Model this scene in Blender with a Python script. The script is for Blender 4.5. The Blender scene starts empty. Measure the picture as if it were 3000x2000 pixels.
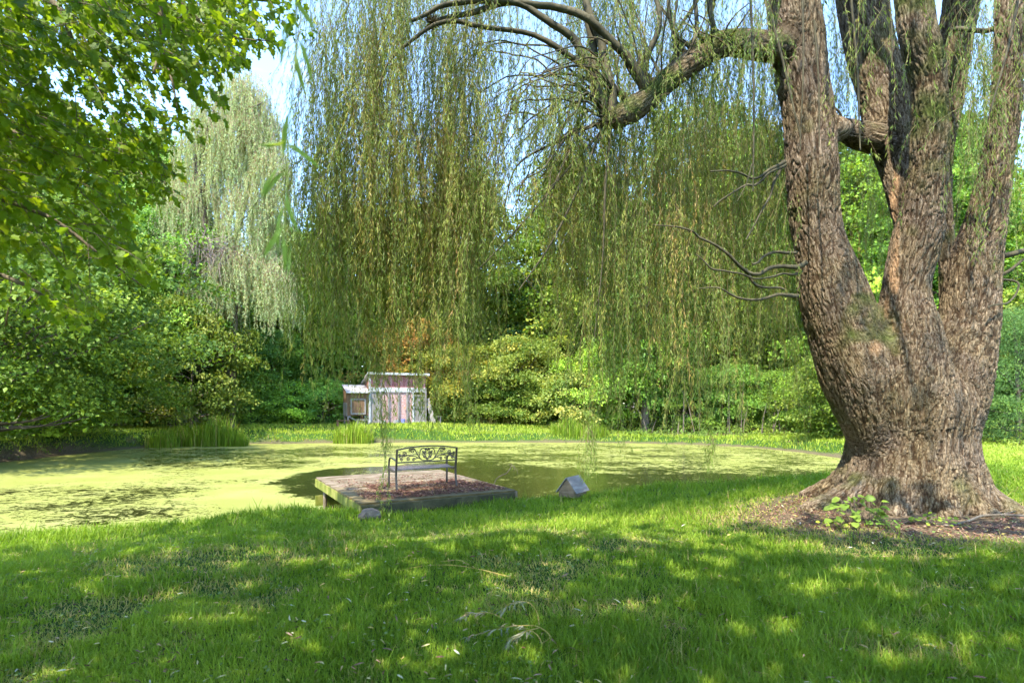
import bpy, math, random
import numpy as np
from mathutils import Vector, Matrix, noise as mnoise
R = math.radians
rng = np.random.default_rng(7)
random.seed(7)
SC = bpy.context.scene
COL = SC.collection

# ------------------------------------------------------------------ camera, sky, sun, exposure
F = 1667.0            # focal length in photo pixels (3000 wide)
EYE = 2.7             # above the pond surface (z = 0)
cam_d = bpy.data.cameras.new('camera')
cam = bpy.data.objects.new('camera', cam_d); COL.objects.link(cam)
cam.location = (0, 0, EYE); cam.rotation_euler = (R(90), 0, 0)
cam_d.sensor_width = 36; cam_d.lens = 36 * F / 3000; cam_d.shift_y = 0.06
cam_d.clip_start = 0.05; cam_d.clip_end = 3000
cam_d.dof.use_dof = True; cam_d.dof.focus_distance = 12; cam_d.dof.aperture_fstop = 2.8
SC.camera = cam

SUN_EL, SUN_AZ = R(56), R(210)     # azimuth clockwise from +Y: behind the camera on its left
w = bpy.data.worlds.new('World'); SC.world = w; w.use_nodes = True
nt = w.node_tree; nt.nodes.clear()
def N(t, typ, **kw):
    n = t.nodes.new(typ)
    for k, v in kw.items(): setattr(n, k, v)
    return n
sky = N(nt, 'ShaderNodeTexSky', sky_type='NISHITA', sun_disc=False, sun_elevation=SUN_EL, sun_rotation=SUN_AZ)
sky.air_density = 1.0; sky.dust_density = 0.3; sky.ozone_density = 4.0
bg = N(nt, 'ShaderNodeBackground'); bg.inputs[1].default_value = 0.142
wo = N(nt, 'ShaderNodeOutputWorld')
tc = N(nt, 'ShaderNodeTexCoord'); mp = N(nt, 'ShaderNodeMapping'); mp.inputs['Scale'].default_value = (1.2, 1.2, 4.0)
cn = N(nt, 'ShaderNodeTexNoise'); cn.inputs['Scale'].default_value = 2.2; cn.inputs['Detail'].default_value = 7
cr = N(nt, 'ShaderNodeValToRGB'); cr.color_ramp.elements[0].position = 0.60; cr.color_ramp.elements[1].position = 0.88
cr.color_ramp.elements[1].color = (.75, .75, .75, 1)
cm = N(nt, 'ShaderNodeMix', data_type='RGBA'); cm.inputs['B'].default_value = (6.0, 6.2, 6.5, 1)
L = nt.links.new
L(tc.outputs['Generated'], mp.inputs[0]); L(mp.outputs[0], cn.inputs[0]); L(cn.outputs[0], cr.inputs[0])
L(cr.outputs[0], cm.inputs['Factor']); L(sky.outputs[0], cm.inputs['A']); L(cm.outputs['Result'], bg.inputs[0]); L(bg.outputs[0], wo.inputs[0])

sun_d = bpy.data.lights.new('sun', 'SUN'); sun_d.energy = 2.25; sun_d.angle = R(0.55); sun_d.color = (1, .93, .80)
sun = bpy.data.objects.new('sun', sun_d); COL.objects.link(sun)
sd = Vector((math.sin(SUN_AZ) * math.cos(SUN_EL), math.cos(SUN_AZ) * math.cos(SUN_EL), math.sin(SUN_EL)))
sun.rotation_euler = sd.to_track_quat('Z', 'Y').to_euler()
sun.location = sd * 60

SC.view_settings.view_transform = 'Standard'; SC.view_settings.look = 'None'
SC.view_settings.exposure = 2.75; SC.view_settings.gamma = 1
cy = SC.cycles
SC.render.engine = 'CYCLES'
cy.max_bounces = 9; cy.diffuse_bounces = 6; cy.glossy_bounces = 2; cy.transmission_bounces = 4; cy.transparent_max_bounces = 4
cy.use_denoising = True; cy.denoising_prefilter = 'ACCURATE'
cy.use_adaptive_sampling = True; cy.adaptive_threshold = 0.02
cy.sample_clamp_indirect = 6; cy.caustics_reflective = False; cy.caustics_refractive = False

# ------------------------------------------------------------------ helpers
def P(px, py, d):                     # photo pixel + distance -> world point
    return np.array([(px - 1500) * d / F, d, EYE - (py - 1180) * d / F], float)
def nrm(a): return a / np.maximum(np.linalg.norm(a, axis=-1, keepdims=True), 1e-9)
def _h(ix, iy, iz, s):
    n = (ix * 374761393 + iy * 668265263 + iz * 2147483647 * 3 + s * 974711) & 0xffffffff
    n = ((n ^ (n >> 13)) * 1274126177) & 0xffffffff
    return ((n ^ (n >> 16)) & 0xffffff) / float(0xffffff)
def vn(p, s=0):                       # value noise, -1..1
    p = np.asarray(p, float)
    i = np.floor(p).astype(np.int64); f = p - i; f = f * f * (3 - 2 * f)
    r = 0
    for dx in (0, 1):
        wx = f[..., 0] if dx else 1 - f[..., 0]
        for dy in (0, 1):
            wy = f[..., 1] if dy else 1 - f[..., 1]
            for dz in (0, 1):
                wz = f[..., 2] if dz else 1 - f[..., 2]
                r = r + wx * wy * wz * _h(i[..., 0] + dx, i[..., 1] + dy, i[..., 2] + dz, s)
    return r * 2 - 1
def fbm(p, o=4, s=0):
    r = 0; a = 1
    for k in range(o):
        r = r + a * vn(p * (2.03 ** k) + 7.3 * k, s + k); a *= .5
    return r
def n2(x, y, sc, s=0, o=3): return fbm(np.stack([x * sc, y * sc, np.zeros_like(x) + .37], -1), o, s)
def sst(a, b, x):
    t = np.clip((x - a) / (b - a), 0, 1); return t * t * (3 - 2 * t)

class MB:
    """collects vertices, faces and the per-vertex value t; builds ONE mesh"""
    def __init__(s): s.V = []; s.T = []; s.F = {}; s.n = 0; s.M = {}
    def add(s, V, faces, t=0.5, mi=0):
        V = np.asarray(V, np.float32).reshape(-1, 3); m = len(V)
        s.V.append(V); s.T.append(np.broadcast_to(np.asarray(t, np.float32), (m,)))
        for f in (faces if isinstance(faces, list) else [faces]):
            f = np.asarray(f, np.int64)
            s.F.setdefault(f.shape[1], []).append(f + s.n)
            s.M.setdefault(f.shape[1], []).append(np.full(len(f), mi, np.int32))
        s.n += m
    def mesh(s, name, mats, smooth=False):
        me = bpy.data.meshes.new(name)
        V = np.concatenate(s.V); me.vertices.add(len(V)); me.vertices.foreach_set('co', V.ravel())
        li, ls, mi = [], [], []; off = 0
        for k, fl in s.F.items():
            f = np.concatenate(fl); li.append(f.ravel()); ls.append(off + np.arange(len(f)) * k); off += f.size
            mi.append(np.concatenate(s.M[k]))
        li = np.concatenate(li).astype(np.int32); ls = np.concatenate(ls).astype(np.int32); mi = np.concatenate(mi)
        me.loops.add(len(li)); me.loops.foreach_set('vertex_index', li)
        me.polygons.add(len(ls)); me.polygons.foreach_set('loop_start', ls)
        me.polygons.foreach_set('material_index', mi)
        me.polygons.foreach_set('use_smooth', np.full(len(ls), smooth))
        a = me.attributes.new('t', 'FLOAT', 'POINT'); a.data.foreach_set('value', np.concatenate(s.T).astype(np.float32))
        for m in (mats if isinstance(mats, (list, tuple)) else [mats]): me.materials.append(m)
        me.update(calc_edges=True)
        return me
    def build(s, name, mats, parent=None, smooth=False):
        return link(name, s.mesh(name, mats, smooth), parent)
def link(name, me, parent=None):
    o = bpy.data.objects.new(name, me); COL.objects.link(o)
    if parent: o.parent = parent
    return o
def tag(o, label=None, cat=None, group=None, kind=None):
    if label: o['label'] = label
    if cat: o['category'] = cat
    if group: o['group'] = group
    if kind: o['kind'] = kind
    return o
def thing(name, loc, label, cat, group=None, rz=0):
    o = bpy.data.objects.new(name, None); COL.objects.link(o)
    o.location = loc; o.rotation_euler = (0, 0, rz); o.empty_display_size = .2
    return tag(o, label, cat, group)

def box(mb, c, s, t=.5, rz=0, mi=0, M=None):
    v = np.array([[x, y, z] for x in (-.5, .5) for y in (-.5, .5) for z in (-.5, .5)]) * np.array(s)
    if M is not None: v = v @ np.array(M).T
    if rz: c_, s_ = math.cos(rz), math.sin(rz); v = np.stack([v[:, 0] * c_ - v[:, 1] * s_, v[:, 0] * s_ + v[:, 1] * c_, v[:, 2]], -1)
    v = v + np.array(c)
    mb.add(v, [np.array([[0, 1, 3, 2], [4, 6, 7, 5], [0, 4, 5, 1], [2, 3, 7, 6], [0, 2, 6, 4], [1, 5, 7, 3]])], t, mi)
def beam(mb, a, b, wd, ht, t=.5, up=(0, 0, 1)):
    a, b = np.array(a, float), np.array(b, float); d = b - a; L_ = np.linalg.norm(d); d /= L_
    u = np.array(up, float); sx = np.cross(d, u); sx /= np.linalg.norm(sx); uz = np.cross(sx, d)
    box(mb, (a + b) / 2, (L_, wd, ht), t, M=np.stack([d, sx, uz], -1))
def tubes(mb, Pt, Rd, n=3, t=.5, mi=0, cap=False):
    """batch of tubes: Pt (N,K,3), Rd (N,K)"""
    Pt = np.asarray(Pt, float); Rd = np.asarray(Rd, float)
    if Pt.ndim == 2: Pt = Pt[None]; Rd = np.broadcast_to(Rd, Pt.shape[1])[None]
    Nn, K, _ = Pt.shape
    tg = nrm(np.gradient(Pt, axis=1))
    ref = np.where(np.abs(tg[..., 2:3]).mean(1, keepdims=True) > .8, np.array([1., 0, 0]), np.array([0., 0, 1.]))
    a = nrm(np.cross(tg, ref)); b = np.cross(tg, a)
    an = np.arange(n) * 2 * np.pi / n
    V = Pt[:, :, None] + Rd[:, :, None, None] * (a[:, :, None] * np.cos(an)[:, None] + b[:, :, None] * np.sin(an)[:, None])
    i = np.arange(Nn)[:, None, None] * K * n + np.arange(K - 1)[None, :, None] * n
    j = np.arange(n)[None, None]; j2 = (j + 1) % n
    f = np.stack([i + j, i + j2, i + n + j2, i + n + j], -1).reshape(-1, 4)
    fs = [f]
    if cap:
        base = np.arange(Nn)[:, None] * K * n
        fs.append(base + np.arange(n)[::-1][None]); fs.append(base + (K - 1) * n + np.arange(n)[None])
    tt = np.repeat(np.broadcast_to(np.asarray(t, float), (Nn,)), K * n)
    mb.add(V.reshape(-1, 3), fs, tt, mi)
def smoothline(pts, k=24):
    pts = np.array(pts, float); n = len(pts)
    d = np.r_[0, np.cumsum(np.linalg.norm(np.diff(pts[:, :3], axis=0), axis=1))]; d /= d[-1]
    x = np.linspace(0, 1, k); out = []
    m = np.gradient(pts, d, axis=0) if n > 2 else np.repeat((pts[1:] - pts[:1]), 2, 0)
    i = np.clip(np.searchsorted(d, x, side='right') - 1, 0, n - 2)
    h = (d[i + 1] - d[i])[:, None]; u = ((x - d[i]) / (d[i + 1] - d[i]))[:, None]
    return ((2 * u**3 - 3 * u**2 + 1) * pts[i] + (u**3 - 2 * u**2 + u) * h * m[i] + (-2 * u**3 + 3 * u**2) * pts[i + 1] + (u**3 - u**2) * h * m[i + 1])
LANCE = (np.array([[0, 0, 0], [.4, .5, .04], [1, 0, -.06], [.4, -.5, .04]]), [[0, 1, 2, 3]])
OVAL = (np.array([[0, 0, 0], [.3, .5, .06], [.72, .42, .02], [1, 0, -.1], [.72, -.42, .02], [.3, -.5, .06]]), [[0, 1, 2, 3, 4, 5]])
_mh = [(0, .0), (-.04, .2), (.06, .42), (.2, .3), (.34, .36), (.5, .56), (.56, .4), (.64, .3), (.6, .17), (.78, .22), (1, 0)]
MAPLE = (np.array([[x, y, .10 * abs(y) - .12 * x * x] for x, y in _mh] + [[x, -y, .10 * abs(y) - .12 * x * x] for x, y in _mh[-2:0:-1]]), [list(range(20))])
def leaves(mb, pos, d, up, ln, wd, t, tm=LANCE, mi=0):
    d = nrm(d); s = nrm(np.cross(up, d)); n = np.cross(d, s)
    ln = np.broadcast_to(ln, len(pos))[:, None, None]; wd = np.broadcast_to(wd, len(pos))[:, None, None]
    tv = tm[0][None]
    V = pos[:, None] + d[:, None] * tv[..., 0:1] * ln + s[:, None] * tv[..., 1:2] * wd + n[:, None] * tv[..., 2:3] * ln
    k = len(tm[0]); f = np.arange(len(pos))[:, None] * k + np.array(tm[1][0])[None]
    mb.add(V.reshape(-1, 3), [f], np.repeat(np.broadcast_to(t, len(pos)), k), mi)

_m2 = [(0, .0), (-.03, .16), (.04, .33), (.22, .24), (.36, .30), (.48, .44), (.58, .32), (.62, .2), (.66, .11), (.82, .17), (1, .03)]
MAPLE2 = (np.array([[x, y, .22 * abs(y) - .30 * x * x] for x, y in _m2] + [[x, -y * 1.12, .16 * abs(y) - .30 * x * x] for x, y in _m2[-2:0:-1]]), [list(range(20))])
# ------------------------------------------------------------------ materials
def new_mat(name):
    m = bpy.data.materials.new(name); m.use_nodes = True; m.node_tree.nodes.clear(); return m, m.node_tree
def ramp(t, stops, gain=1.0):
    r = N(t, 'ShaderNodeValToRGB'); e = r.color_ramp.elements
    while len(e) < len(stops): e.new(.5)
    for q, (p, c) in zip(e, stops): q.position = p; q.color = (*[min(.8, v * gain) for v in c], 1)
    return r
def leaf_mat(name, stops, gain=1.0, trans=.42, rough=.5, spec=.25, tcol=(1.25, 1.15, .45)):
    m, t = new_mat(name); l = t.links.new
    at = N(t, 'ShaderNodeAttribute', attribute_name='t'); rp = ramp(t, stops, gain); l(at.outputs['Fac'], rp.inputs[0])
    oi = N(t, 'ShaderNodeObjectInfo'); mu = N(t, 'ShaderNodeMix', data_type='RGBA', blend_type='MULTIPLY'); mu.inputs['Factor'].default_value = 1
    l(rp.outputs[0], mu.inputs['A']); l(oi.outputs['Color'], mu.inputs['B'])
    m2 = N(t, 'ShaderNodeMix', data_type='RGBA', blend_type='MULTIPLY'); m2.inputs['Factor'].default_value = 1; m2.inputs['B'].default_value = (*tcol, 1)
    l(mu.outputs['Result'], m2.inputs['A'])
    p = N(t, 'ShaderNodeBsdfPrincipled'); p.inputs['Roughness'].default_value = rough; p.inputs['Specular IOR Level'].default_value = spec
    tr = N(t, 'ShaderNodeBsdfTranslucent'); mx = N(t, 'ShaderNodeMixShader'); mx.inputs[0].default_value = trans
    o = N(t, 'ShaderNodeOutputMaterial')
    l(mu.outputs['Result'], p.inputs['Base Color']); l(m2.outputs['Result'], tr.inputs['Color'])
    l(p.outputs[0], mx.inputs[1]); l(tr.outputs[0], mx.inputs[2]); l(mx.outputs[0], o.inputs[0])
    return m
def noise_mat(name, stops, scale=5, detail=6, stretch=(1, 1, 1), rough=.8, spec=.3, bump=.4, bscale=None, tmix=None, dist=.01, metal=0):
    """procedural colour from stretched noise in object space; tmix: second ramp multiplied by attribute t"""
    m, t = new_mat(name); l = t.links.new
    co = N(t, 'ShaderNodeTexCoord'); mp = N(t, 'ShaderNodeMapping'); mp.inputs['Scale'].default_value = stretch
    nz = N(t, 'ShaderNodeTexNoise'); nz.inputs['Scale'].default_value = scale; nz.inputs['Detail'].default_value = detail; nz.inputs['Roughness'].default_value = .62
    rp = ramp(t, stops); p = N(t, 'ShaderNodeBsdfPrincipled'); o = N(t, 'ShaderNodeOutputMaterial')
    l(co.outputs['Object'], mp.inputs[0]); l(mp.outputs[0], nz.inputs[0]); l(nz.outputs[0], rp.inputs[0])
    c = rp.outputs[0]
    if tmix:
        at = N(t, 'ShaderNodeAttribute', attribute_name='t'); r2 = ramp(t, tmix); l(at.outputs['Fac'], r2.inputs[0])
        mu = N(t, 'ShaderNodeMix', data_type='RGBA', blend_type='MULTIPLY'); mu.inputs['Factor'].default_value = 1
        l(c, mu.inputs['A']); l(r2.outputs[0], mu.inputs['B']); c = mu.outputs['Result']
    l(c, p.inputs['Base Color'])
    p.inputs['Roughness'].default_value = rough; p.inputs['Specular IOR Level'].default_value = spec; p.inputs['Metallic'].default_value = metal
    b = N(t, 'ShaderNodeBump'); b.inputs['Strength'].default_value = bump; b.inputs['Distance'].default_value = dist
    n3 = N(t, 'ShaderNodeTexNoise'); n3.inputs['Scale'].default_value = bscale or scale * 3; n3.inputs['Detail'].default_value = 5
    l(mp.outputs[0], n3.inputs[0]); l(n3.outputs[0], b.inputs['Height']); l(b.outputs[0], p.inputs['Normal'])
    l(p.outputs[0], o.inputs[0])
    return m

M_MAPLE = leaf_mat('maple_leaf', [(0, (.050, .095, .008)), (.45, (.095, .155, .010)), (.8, (.17, .21, .012)), (.9, (.24, .24, .03)), (1, (.30, .20, .03))], 1.9, trans=.6)
M_WIL = leaf_mat('willow_leaf', [(0, (.065, .10, .022)), (.35, (.105, .145, .028)), (.65, (.155, .17, .036)), (.84, (.20, .155, .045)), (.9, (.20, .13, .05)), (.93, (.13, .10, .055)), (1, (.22, .17, .09))], 2.0, trans=.4, rough=.5, spec=.3)
M_SILV = leaf_mat('silver_leaf', [(0, (.13, .19, .075)), (.5, (.22, .28, .125)), (.85, (.33, .34, .17)), (.93, (.25, .17, .11)), (1, (.36, .26, .18))], 1.7, trans=.35)
M_LEAF = leaf_mat('broad_leaf', [(0, (.030, .055, .011)), (.4, (.060, .095, .014)), (.8, (.11, .145, .020)), (1, (.16, .20, .03))], 2.5, trans=.38)
M_YEL = leaf_mat('yellow_leaf', [(0, (.07, .12, .015)), (.45, (.16, .20, .025)), (.8, (.30, .30, .05)), (1, (.45, .38, .07))], 1.15, trans=.4)
M_ORA = leaf_mat('orange_leaf', [(0, (.16, .16, .03)), (.4, (.34, .26, .05)), (.75, (.46, .24, .06)), (1, (.42, .15, .06))], trans=.4)
M_PINE = leaf_mat('pine_needle', [(0, (.02, .055, .025)), (.6, (.045, .10, .035)), (1, (.09, .16, .05))], 1.7, trans=.15)
M_GRASS = leaf_mat('grass_blade', [(0, (.040, .070, .006)), (.4, (.078, .116, .010)), (.68, (.13, .162, .02)), (.84, (.12, .115, .035)), (1, (.19, .14, .065))], 2.75, trans=.45, rough=.55, spec=.2, tcol=(1.2, 1.25, .4))
M_WEED = leaf_mat('weed_leaf', [(0, (.05, .09, .02)), (.5, (.10, .16, .04)), (1, (.19, .23, .09))], 1.3, trans=.3)
M_LIT = leaf_mat('dry_leaf', [(0, (.07, .028, .018)), (.35, (.16, .07, .045)), (.7, (.34, .21, .15)), (.86, (.55, .42, .12)), (1, (.50, .50, .40))], trans=.15, tcol=(1, 1, .9))
M_TWIG = noise_mat('twig_bark', [(.3, (.09, .07, .045)), (.7, (.20, .16, .10))], scale=14, bump=.3)
M_DEAD = noise_mat('dead_wood', [(.3, (.20, .14, .115)), (.7, (.34, .27, .22))], scale=9)
M_TRUNK = noise_mat('forest_bark', [(.3, (.07, .055, .04)), (.6, (.15, .12, .09)), (.8, (.22, .19, .15))], scale=6, stretch=(1, 1, .25), bump=.8, dist=.04)
M_IRON = noise_mat('painted_iron', [(.35, (.018, .016, .015)), (.7, (.04, .036, .033))], scale=20, rough=.42, spec=.5, bump=.1, dist=.002)
M_SLAT = noise_mat('slat_metal', [(.35, (.10, .085, .09)), (.7, (.19, .17, .18))], scale=12, rough=.45, spec=.5, bump=.1, dist=.002)
M_ROCK = noise_mat('rock', [(.3, (.08, .063, .048)), (.55, (.17, .13, .10)), (.75, (.26, .21, .16))], scale=9, bump=.8, dist=.02)

# ------------------------------------------------------------------ terrain and pond
POND = [(-34, 4), (-20, 7.0), (-13, 8.6), (-8.6, 10.2), (-6.3, 11.1), (-4.4, 12.0), (-2.8, 11.9), (0.3, 12.9), (1.9, 13.5), (4, 14.0), (7.2, 14.5), (11, 17), (14.5, 21.5),
        (16.2, 27), (15.8, 32), (13.2, 36.3), (8, 38.4), (3.5, 39), (-5, 39.2), (-12, 38.6), (-18, 37.4), (-22.3, 34), (-23.4, 29.5), (-23.6, 26), (-28, 20), (-38, 14)]
def closed_smooth(pts, k=5):
    p = np.array(pts, float); out = []
    for i in range(len(p)):
        a, b, c, d = p[i - 1], p[i], p[(i + 1) % len(p)], p[(i + 2) % len(p)]
        for u in np.arange(k) / k:
            out.append(.5 * ((2 * b) + (-a + c) * u + (2 * a - 5 * b + 4 * c - d) * u**2 + (-a + 3 * b - 3 * c + d) * u**3))
    return np.array(out)
def poly_sd(x, y, poly):
    """signed distance, positive outside"""
    out = np.empty(x.size); X = x.ravel(); Y = y.ravel(); a = poly; b = np.roll(poly, -1, 0); e = b - a; ee = (e**2).sum(1)
    for s in range(0, X.size, 20000):
        p = np.stack([X[s:s + 20000], Y[s:s + 20000]], -1)[:, None]
        wv = p - a; u = np.clip((wv * e).sum(-1) / ee, 0, 1); dd = ((wv - u[..., None] * e)**2).sum(-1).min(1) ** .5
        c = (a[:, 1] > p[..., 1]) != (b[:, 1] > p[..., 1])
        xi = a[:, 0] + (p[..., 1] - a[:, 1]) / np.where(e[:, 1] == 0, 1e-9, e[:, 1]) * e[:, 0]
        ins = ((c & (p[..., 0] < xi)).sum(1) % 2) == 1
        out[s:s + 20000] = np.where(ins, -dd, dd)
    return out.reshape(x.shape)
PONDS = closed_smooth(POND)
CTRL = np.array([(0, 0, 1.15), (-6, 3, 1.02), (6, 4, 1.18), (0, 6, 1.08), (-3.5, 7, .88), (-8.1, 8.8, .5), (-6.2, 9.7, .54), (-4.3, 10.6, .62), (-2.8, 10.1, .66), (-1.6, 10.8, .64), (-.7, 11.3, .66), (0.1, 11.6, .68), (1.2, 11.5, .73), (1.9, 12.0, .72),
                 (3.8, 12.7, .85), (7, 13, .95), (5.8, 9, 1.15), (-15, 5, .6), (12, 10, 1.05), (16, 18, .8), (20, 28, .6), (18, 40, .5), (13, 38, .35), (8, 45, .6), (3, 48, .9), (-2, 46, .9), (-8, 44.5, 1.05),
                 (-12, 43.5, 1.03), (-18, 42, 1.0), (-25, 38, .9), (-27, 24, .9), (30, 20, .9), (45, 60, 1.2), (-45, 60, 1.6), (0, 72, 1.6), (0, -30, 1.2), (-40, -10, 1.0), (40, -10, 1.3), (-2, 40.6, .5), (8, 40, .35), (-14, 40, .55)])
def base_h(x, y):
    d2 = (x[..., None] - CTRL[:, 0])**2 + (y[..., None] - CTRL[:, 1])**2 + .4
    wt = d2 ** -1.6
    return (wt * CTRL[:, 2]).sum(-1) / wt.sum(-1)
GX, GY = np.arange(-60, 60.01, .25), np.arange(-20, 90.01, .25)
gx, gy = np.meshgrid(GX, GY, indexing='ij')
SDG = poly_sd(gx, gy, PONDS) + .18 * n2(gx, gy, .9, 3)
BHG = base_h(gx, gy)
def samp(G, x, y):
    u = np.clip((x + 60) / .25, 0, len(GX) - 1.001); v = np.clip((y + 20) / .25, 0, len(GY) - 1.001)
    i = u.astype(int); j = v.astype(int); a = u - i; b = v - j
    return G[i, j] * (1 - a) * (1 - b) + G[i + 1, j] * a * (1 - b) + G[i, j + 1] * (1 - a) * b + G[i + 1, j + 1] * a * b
def ground_z(x, y):
    x = np.asarray(x, float); y = np.asarray(y, float)
    s = samp(SDG, x, y); b = samp(BHG, x, y)
    z = np.where(s > 0, .05 + (b - .05) * sst(0, 1.25, s), .05 - .9 * sst(-.05, 2.2, -s))
    return z + .022 * n2(x, y, .7, 11) + .010 * n2(x, y, 3.1, 12, 2)
def gz(x, y): return float(ground_z(np.array([x]), np.array([y]))[0])

WX, WY = 5.90, 9.0              # willow trunk axis
def axis(segs):
    out = [segs[0][0]]
    for a, b, s in segs: out += list(np.arange(a, b, s)[1:] if out[-1] == a else np.arange(a, b, s))
    return np.array(out + [segs[-1][1]])
xs = np.r_[-900, -500, -260, -150, -100, np.arange(-70, -30, 1.5), np.arange(-30, -18, .35), np.arange(-18, 18, .16), np.arange(18, 70, 1.5), 100, 150, 260, 500, 900]
ys = np.r_[-600, -300, -120, -60, -30, np.arange(-15, 1, 1.), np.arange(1, 18, .16), np.arange(18, 48, .5), np.arange(48, 80, 2), 100, 150, 260, 500, 900, 1500]
tx, ty = np.meshgrid(xs, ys, indexing='ij')
tz = ground_z(tx, ty)
nx, ny = len(xs), len(ys)
ii = (np.arange(nx - 1)[:, None] * ny + np.arange(ny - 1)[None]).ravel()
mud = np.zeros_like(tx)
sdv = samp(SDG, tx, ty)
mud = np.maximum(sst(.34, .05, sdv), 0) * np.where(ty > 15, .8, .5)
mud = np.maximum(mud, sst(1.1, .4, sdv) * sst(-18, -21, tx) * sst(34, 30, ty))            # bare eroded bank on the left
dw = np.hypot((tx - WX) / 1.25, (ty - WY + .75))
mud = np.maximum(mud, sst(2.2, 1.5, dw + .5 * n2(tx, ty, 1.3, 5)))                          # litter ring round the willow
FORE = closed_smooth([(-60, 44), (-30, 41), (-22, 44), (-16, 45.5), (-9, 48), (0, 49.5), (4, 49), (7, 44), (10, 40.5), (14, 39.5), (19, 38), (22, 34), (26, 27), (34, 20), (60, 14), (90, 90), (0, 130), (-90, 90)])
FSG = poly_sd(gx, gy, FORE)
def forest_sd(x, y): return samp(FSG, x, y)
mud = np.maximum(mud, sst(.6, -1.2, np.where(ty > 88, -5, forest_sd(tx, ty)) + .6 * n2(tx, ty, .5, 8)))
g = MB(); g.add(np.stack([tx, ty, tz], -1).reshape(-1, 3), [np.stack([ii, ii + ny, ii + ny + 1, ii + 1], -1)], mud.ravel())
m, t = new_mat('turf'); l = t.links.new
co = N(t, 'ShaderNodeTexCoord'); n1_ = N(t, 'ShaderNodeTexNoise'); n1_.inputs['Scale'].default_value = 1.1; n1_.inputs['Detail'].default_value = 8; n1_.inputs['Roughness'].default_value = .7
n2_ = N(t, 'ShaderNodeTexNoise'); n2_.inputs['Scale'].default_value = 26; n2_.inputs['Detail'].default_value = 6
l(co.outputs['Object'], n1_.inputs[0]); l(co.outputs['Object'], n2_.inputs[0])
r1 = ramp(t, [(.35, (.022, .055, .008)), (.55, (.04, .085, .012)), (.72, (.10, .085, .04))])
r2 = ramp(t, [(.3, (.05, .036, .022)), (.5, (.11, .08, .05)), (.66, (.20, .15, .09))])
l(n1_.outputs[0], r1.inputs[0]); l(n2_.outputs[0], r2.inputs[0])
at = N(t, 'ShaderNodeAttribute', attribute_name='t'); mx = N(t, 'ShaderNodeMix', data_type='RGBA')
l(at.outputs['Fac'], mx.inputs['Factor']); l(r1.outputs[0], mx.inputs['A']); l(r2.outputs[0], mx.inputs['B'])
p = N(t, 'ShaderNodeBsdfPrincipled'); p.inputs['Roughness'].default_value = .95; p.inputs['Specular IOR Level'].default_value = .1
b = N(t, 'ShaderNodeBump'); b.inputs['Strength'].default_value = .9; b.inputs['Distance'].default_value = .03; o = N(t, 'ShaderNodeOutputMaterial')
l(n2_.outputs[0], b.inputs['Height']); l(b.outputs[0], p.inputs['Normal']); l(mx.outputs['Result'], p.inputs['Base Color']); l(p.outputs[0], o.inputs[0])
M_TURF = m
tag(g.build('ground', M_TURF, smooth=True), kind='structure')

# pond
px_, py_ = np.meshgrid(np.arange(-40, 18.01, .25), np.arange(3, 41.01, .25), indexing='ij')
U = 1500 + F * px_ / py_; V_ = 1180 + F * EYE / py_
def wpt(px, py): d = F * EYE / (py - 1180); return ((px - 1500) * d / F, d)
OPEN = np.array([wpt(*q) for q in [(835, 1412), (880, 1388), (960, 1376), (1120, 1368), (1280, 1353), (1400, 1353), (1520, 1361), (1640, 1375), (1720, 1390), (1850, 1390), (2050, 1392), (2300, 1396), (2440, 1396), (2560, 1430), (2560, 1500), (1700, 1510), (1040, 1530), (1000, 1478), (945, 1462), (900, 1450), (850, 1430)]])
osd = poly_sd(px_, py_, OPEN)
def blob(a, b_, c, d_, e=25, f=6): return sst(a - e, a + e, U) * sst(b_ + e, b_ - e, U) * sst(c - f, c + f, V_) * sst(d_ + f, d_ - f, V_)
cov = np.full(px_.shape, .84)
cov -= .42 * blob(400, 930, 1312, 1372, 90, 8)
cov -= .36 * blob(900, 1330, 1306, 1340, 60)
cov -= .33 * blob(1330, 2480, 1300, 1398, 60)
cov -= .22 * blob(1330, 1700, 1330, 1352, 60)
cov -= .22 * blob(1800, 2430, 1372, 1410, 90)
cov -= .27 * blob(-100, 560, 1430, 1570, 150, 15)
cov -= .18 * blob(300, 900, 1395, 1440, 60, 12)
cov += .22 * blob(-300, 380, 1340, 1412, 60)
cov += .22 * blob(640, 930, 1378, 1500, 60, 14)
cov += .15 * sst(.9, .2, -samp(SDG, px_, py_))
cov = cov * sst(-.02, .55, osd + .25 * n2(px_, py_, 1.1, 21)) + .08 * sst(.3, -.1, osd)
nx2, ny2 = px_.shape
ii = (np.arange(nx2 - 1)[:, None] * ny2 + np.arange(ny2 - 1)[None]).ravel()
wmb = MB(); wmb.add(np.stack([px_, py_, np.zeros_like(px_)], -1).reshape(-1, 3), [np.stack([ii, ii + ny2, ii + ny2 + 1, ii + 1], -1)], cov.ravel())
m, t = new_mat('pond_water'); l = t.links.new
co = N(t, 'ShaderNodeTexCoord'); mpp = N(t, 'ShaderNodeMapping'); mpp.inputs['Scale'].default_value = (1, 1.25, 1); mpp.inputs['Rotation'].default_value = (0, 0, R(12))
l(co.outputs['Object'], mpp.inputs[0])
def nz(sc, de, ro=.6, dis=0):
    q = N(t, 'ShaderNodeTexNoise'); q.inputs['Scale'].default_value = sc; q.inputs['Detail'].default_value = de; q.inputs['Roughness'].default_value = ro; q.inputs['Distortion'].default_value = dis
    l(mpp.outputs[0], q.inputs[0]); return q.outputs[0]
def mth(op, a, b_=None, clamp=False):
    q = N(t, 'ShaderNodeMath', operation=op, use_clamp=clamp)
    for k, v in enumerate([a, b_]):
        if v is None: continue
        if isinstance(v, (int, float)): q.inputs[k].default_value = v
        else: l(v, q.inputs[k])
    return q.outputs[0]
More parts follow.
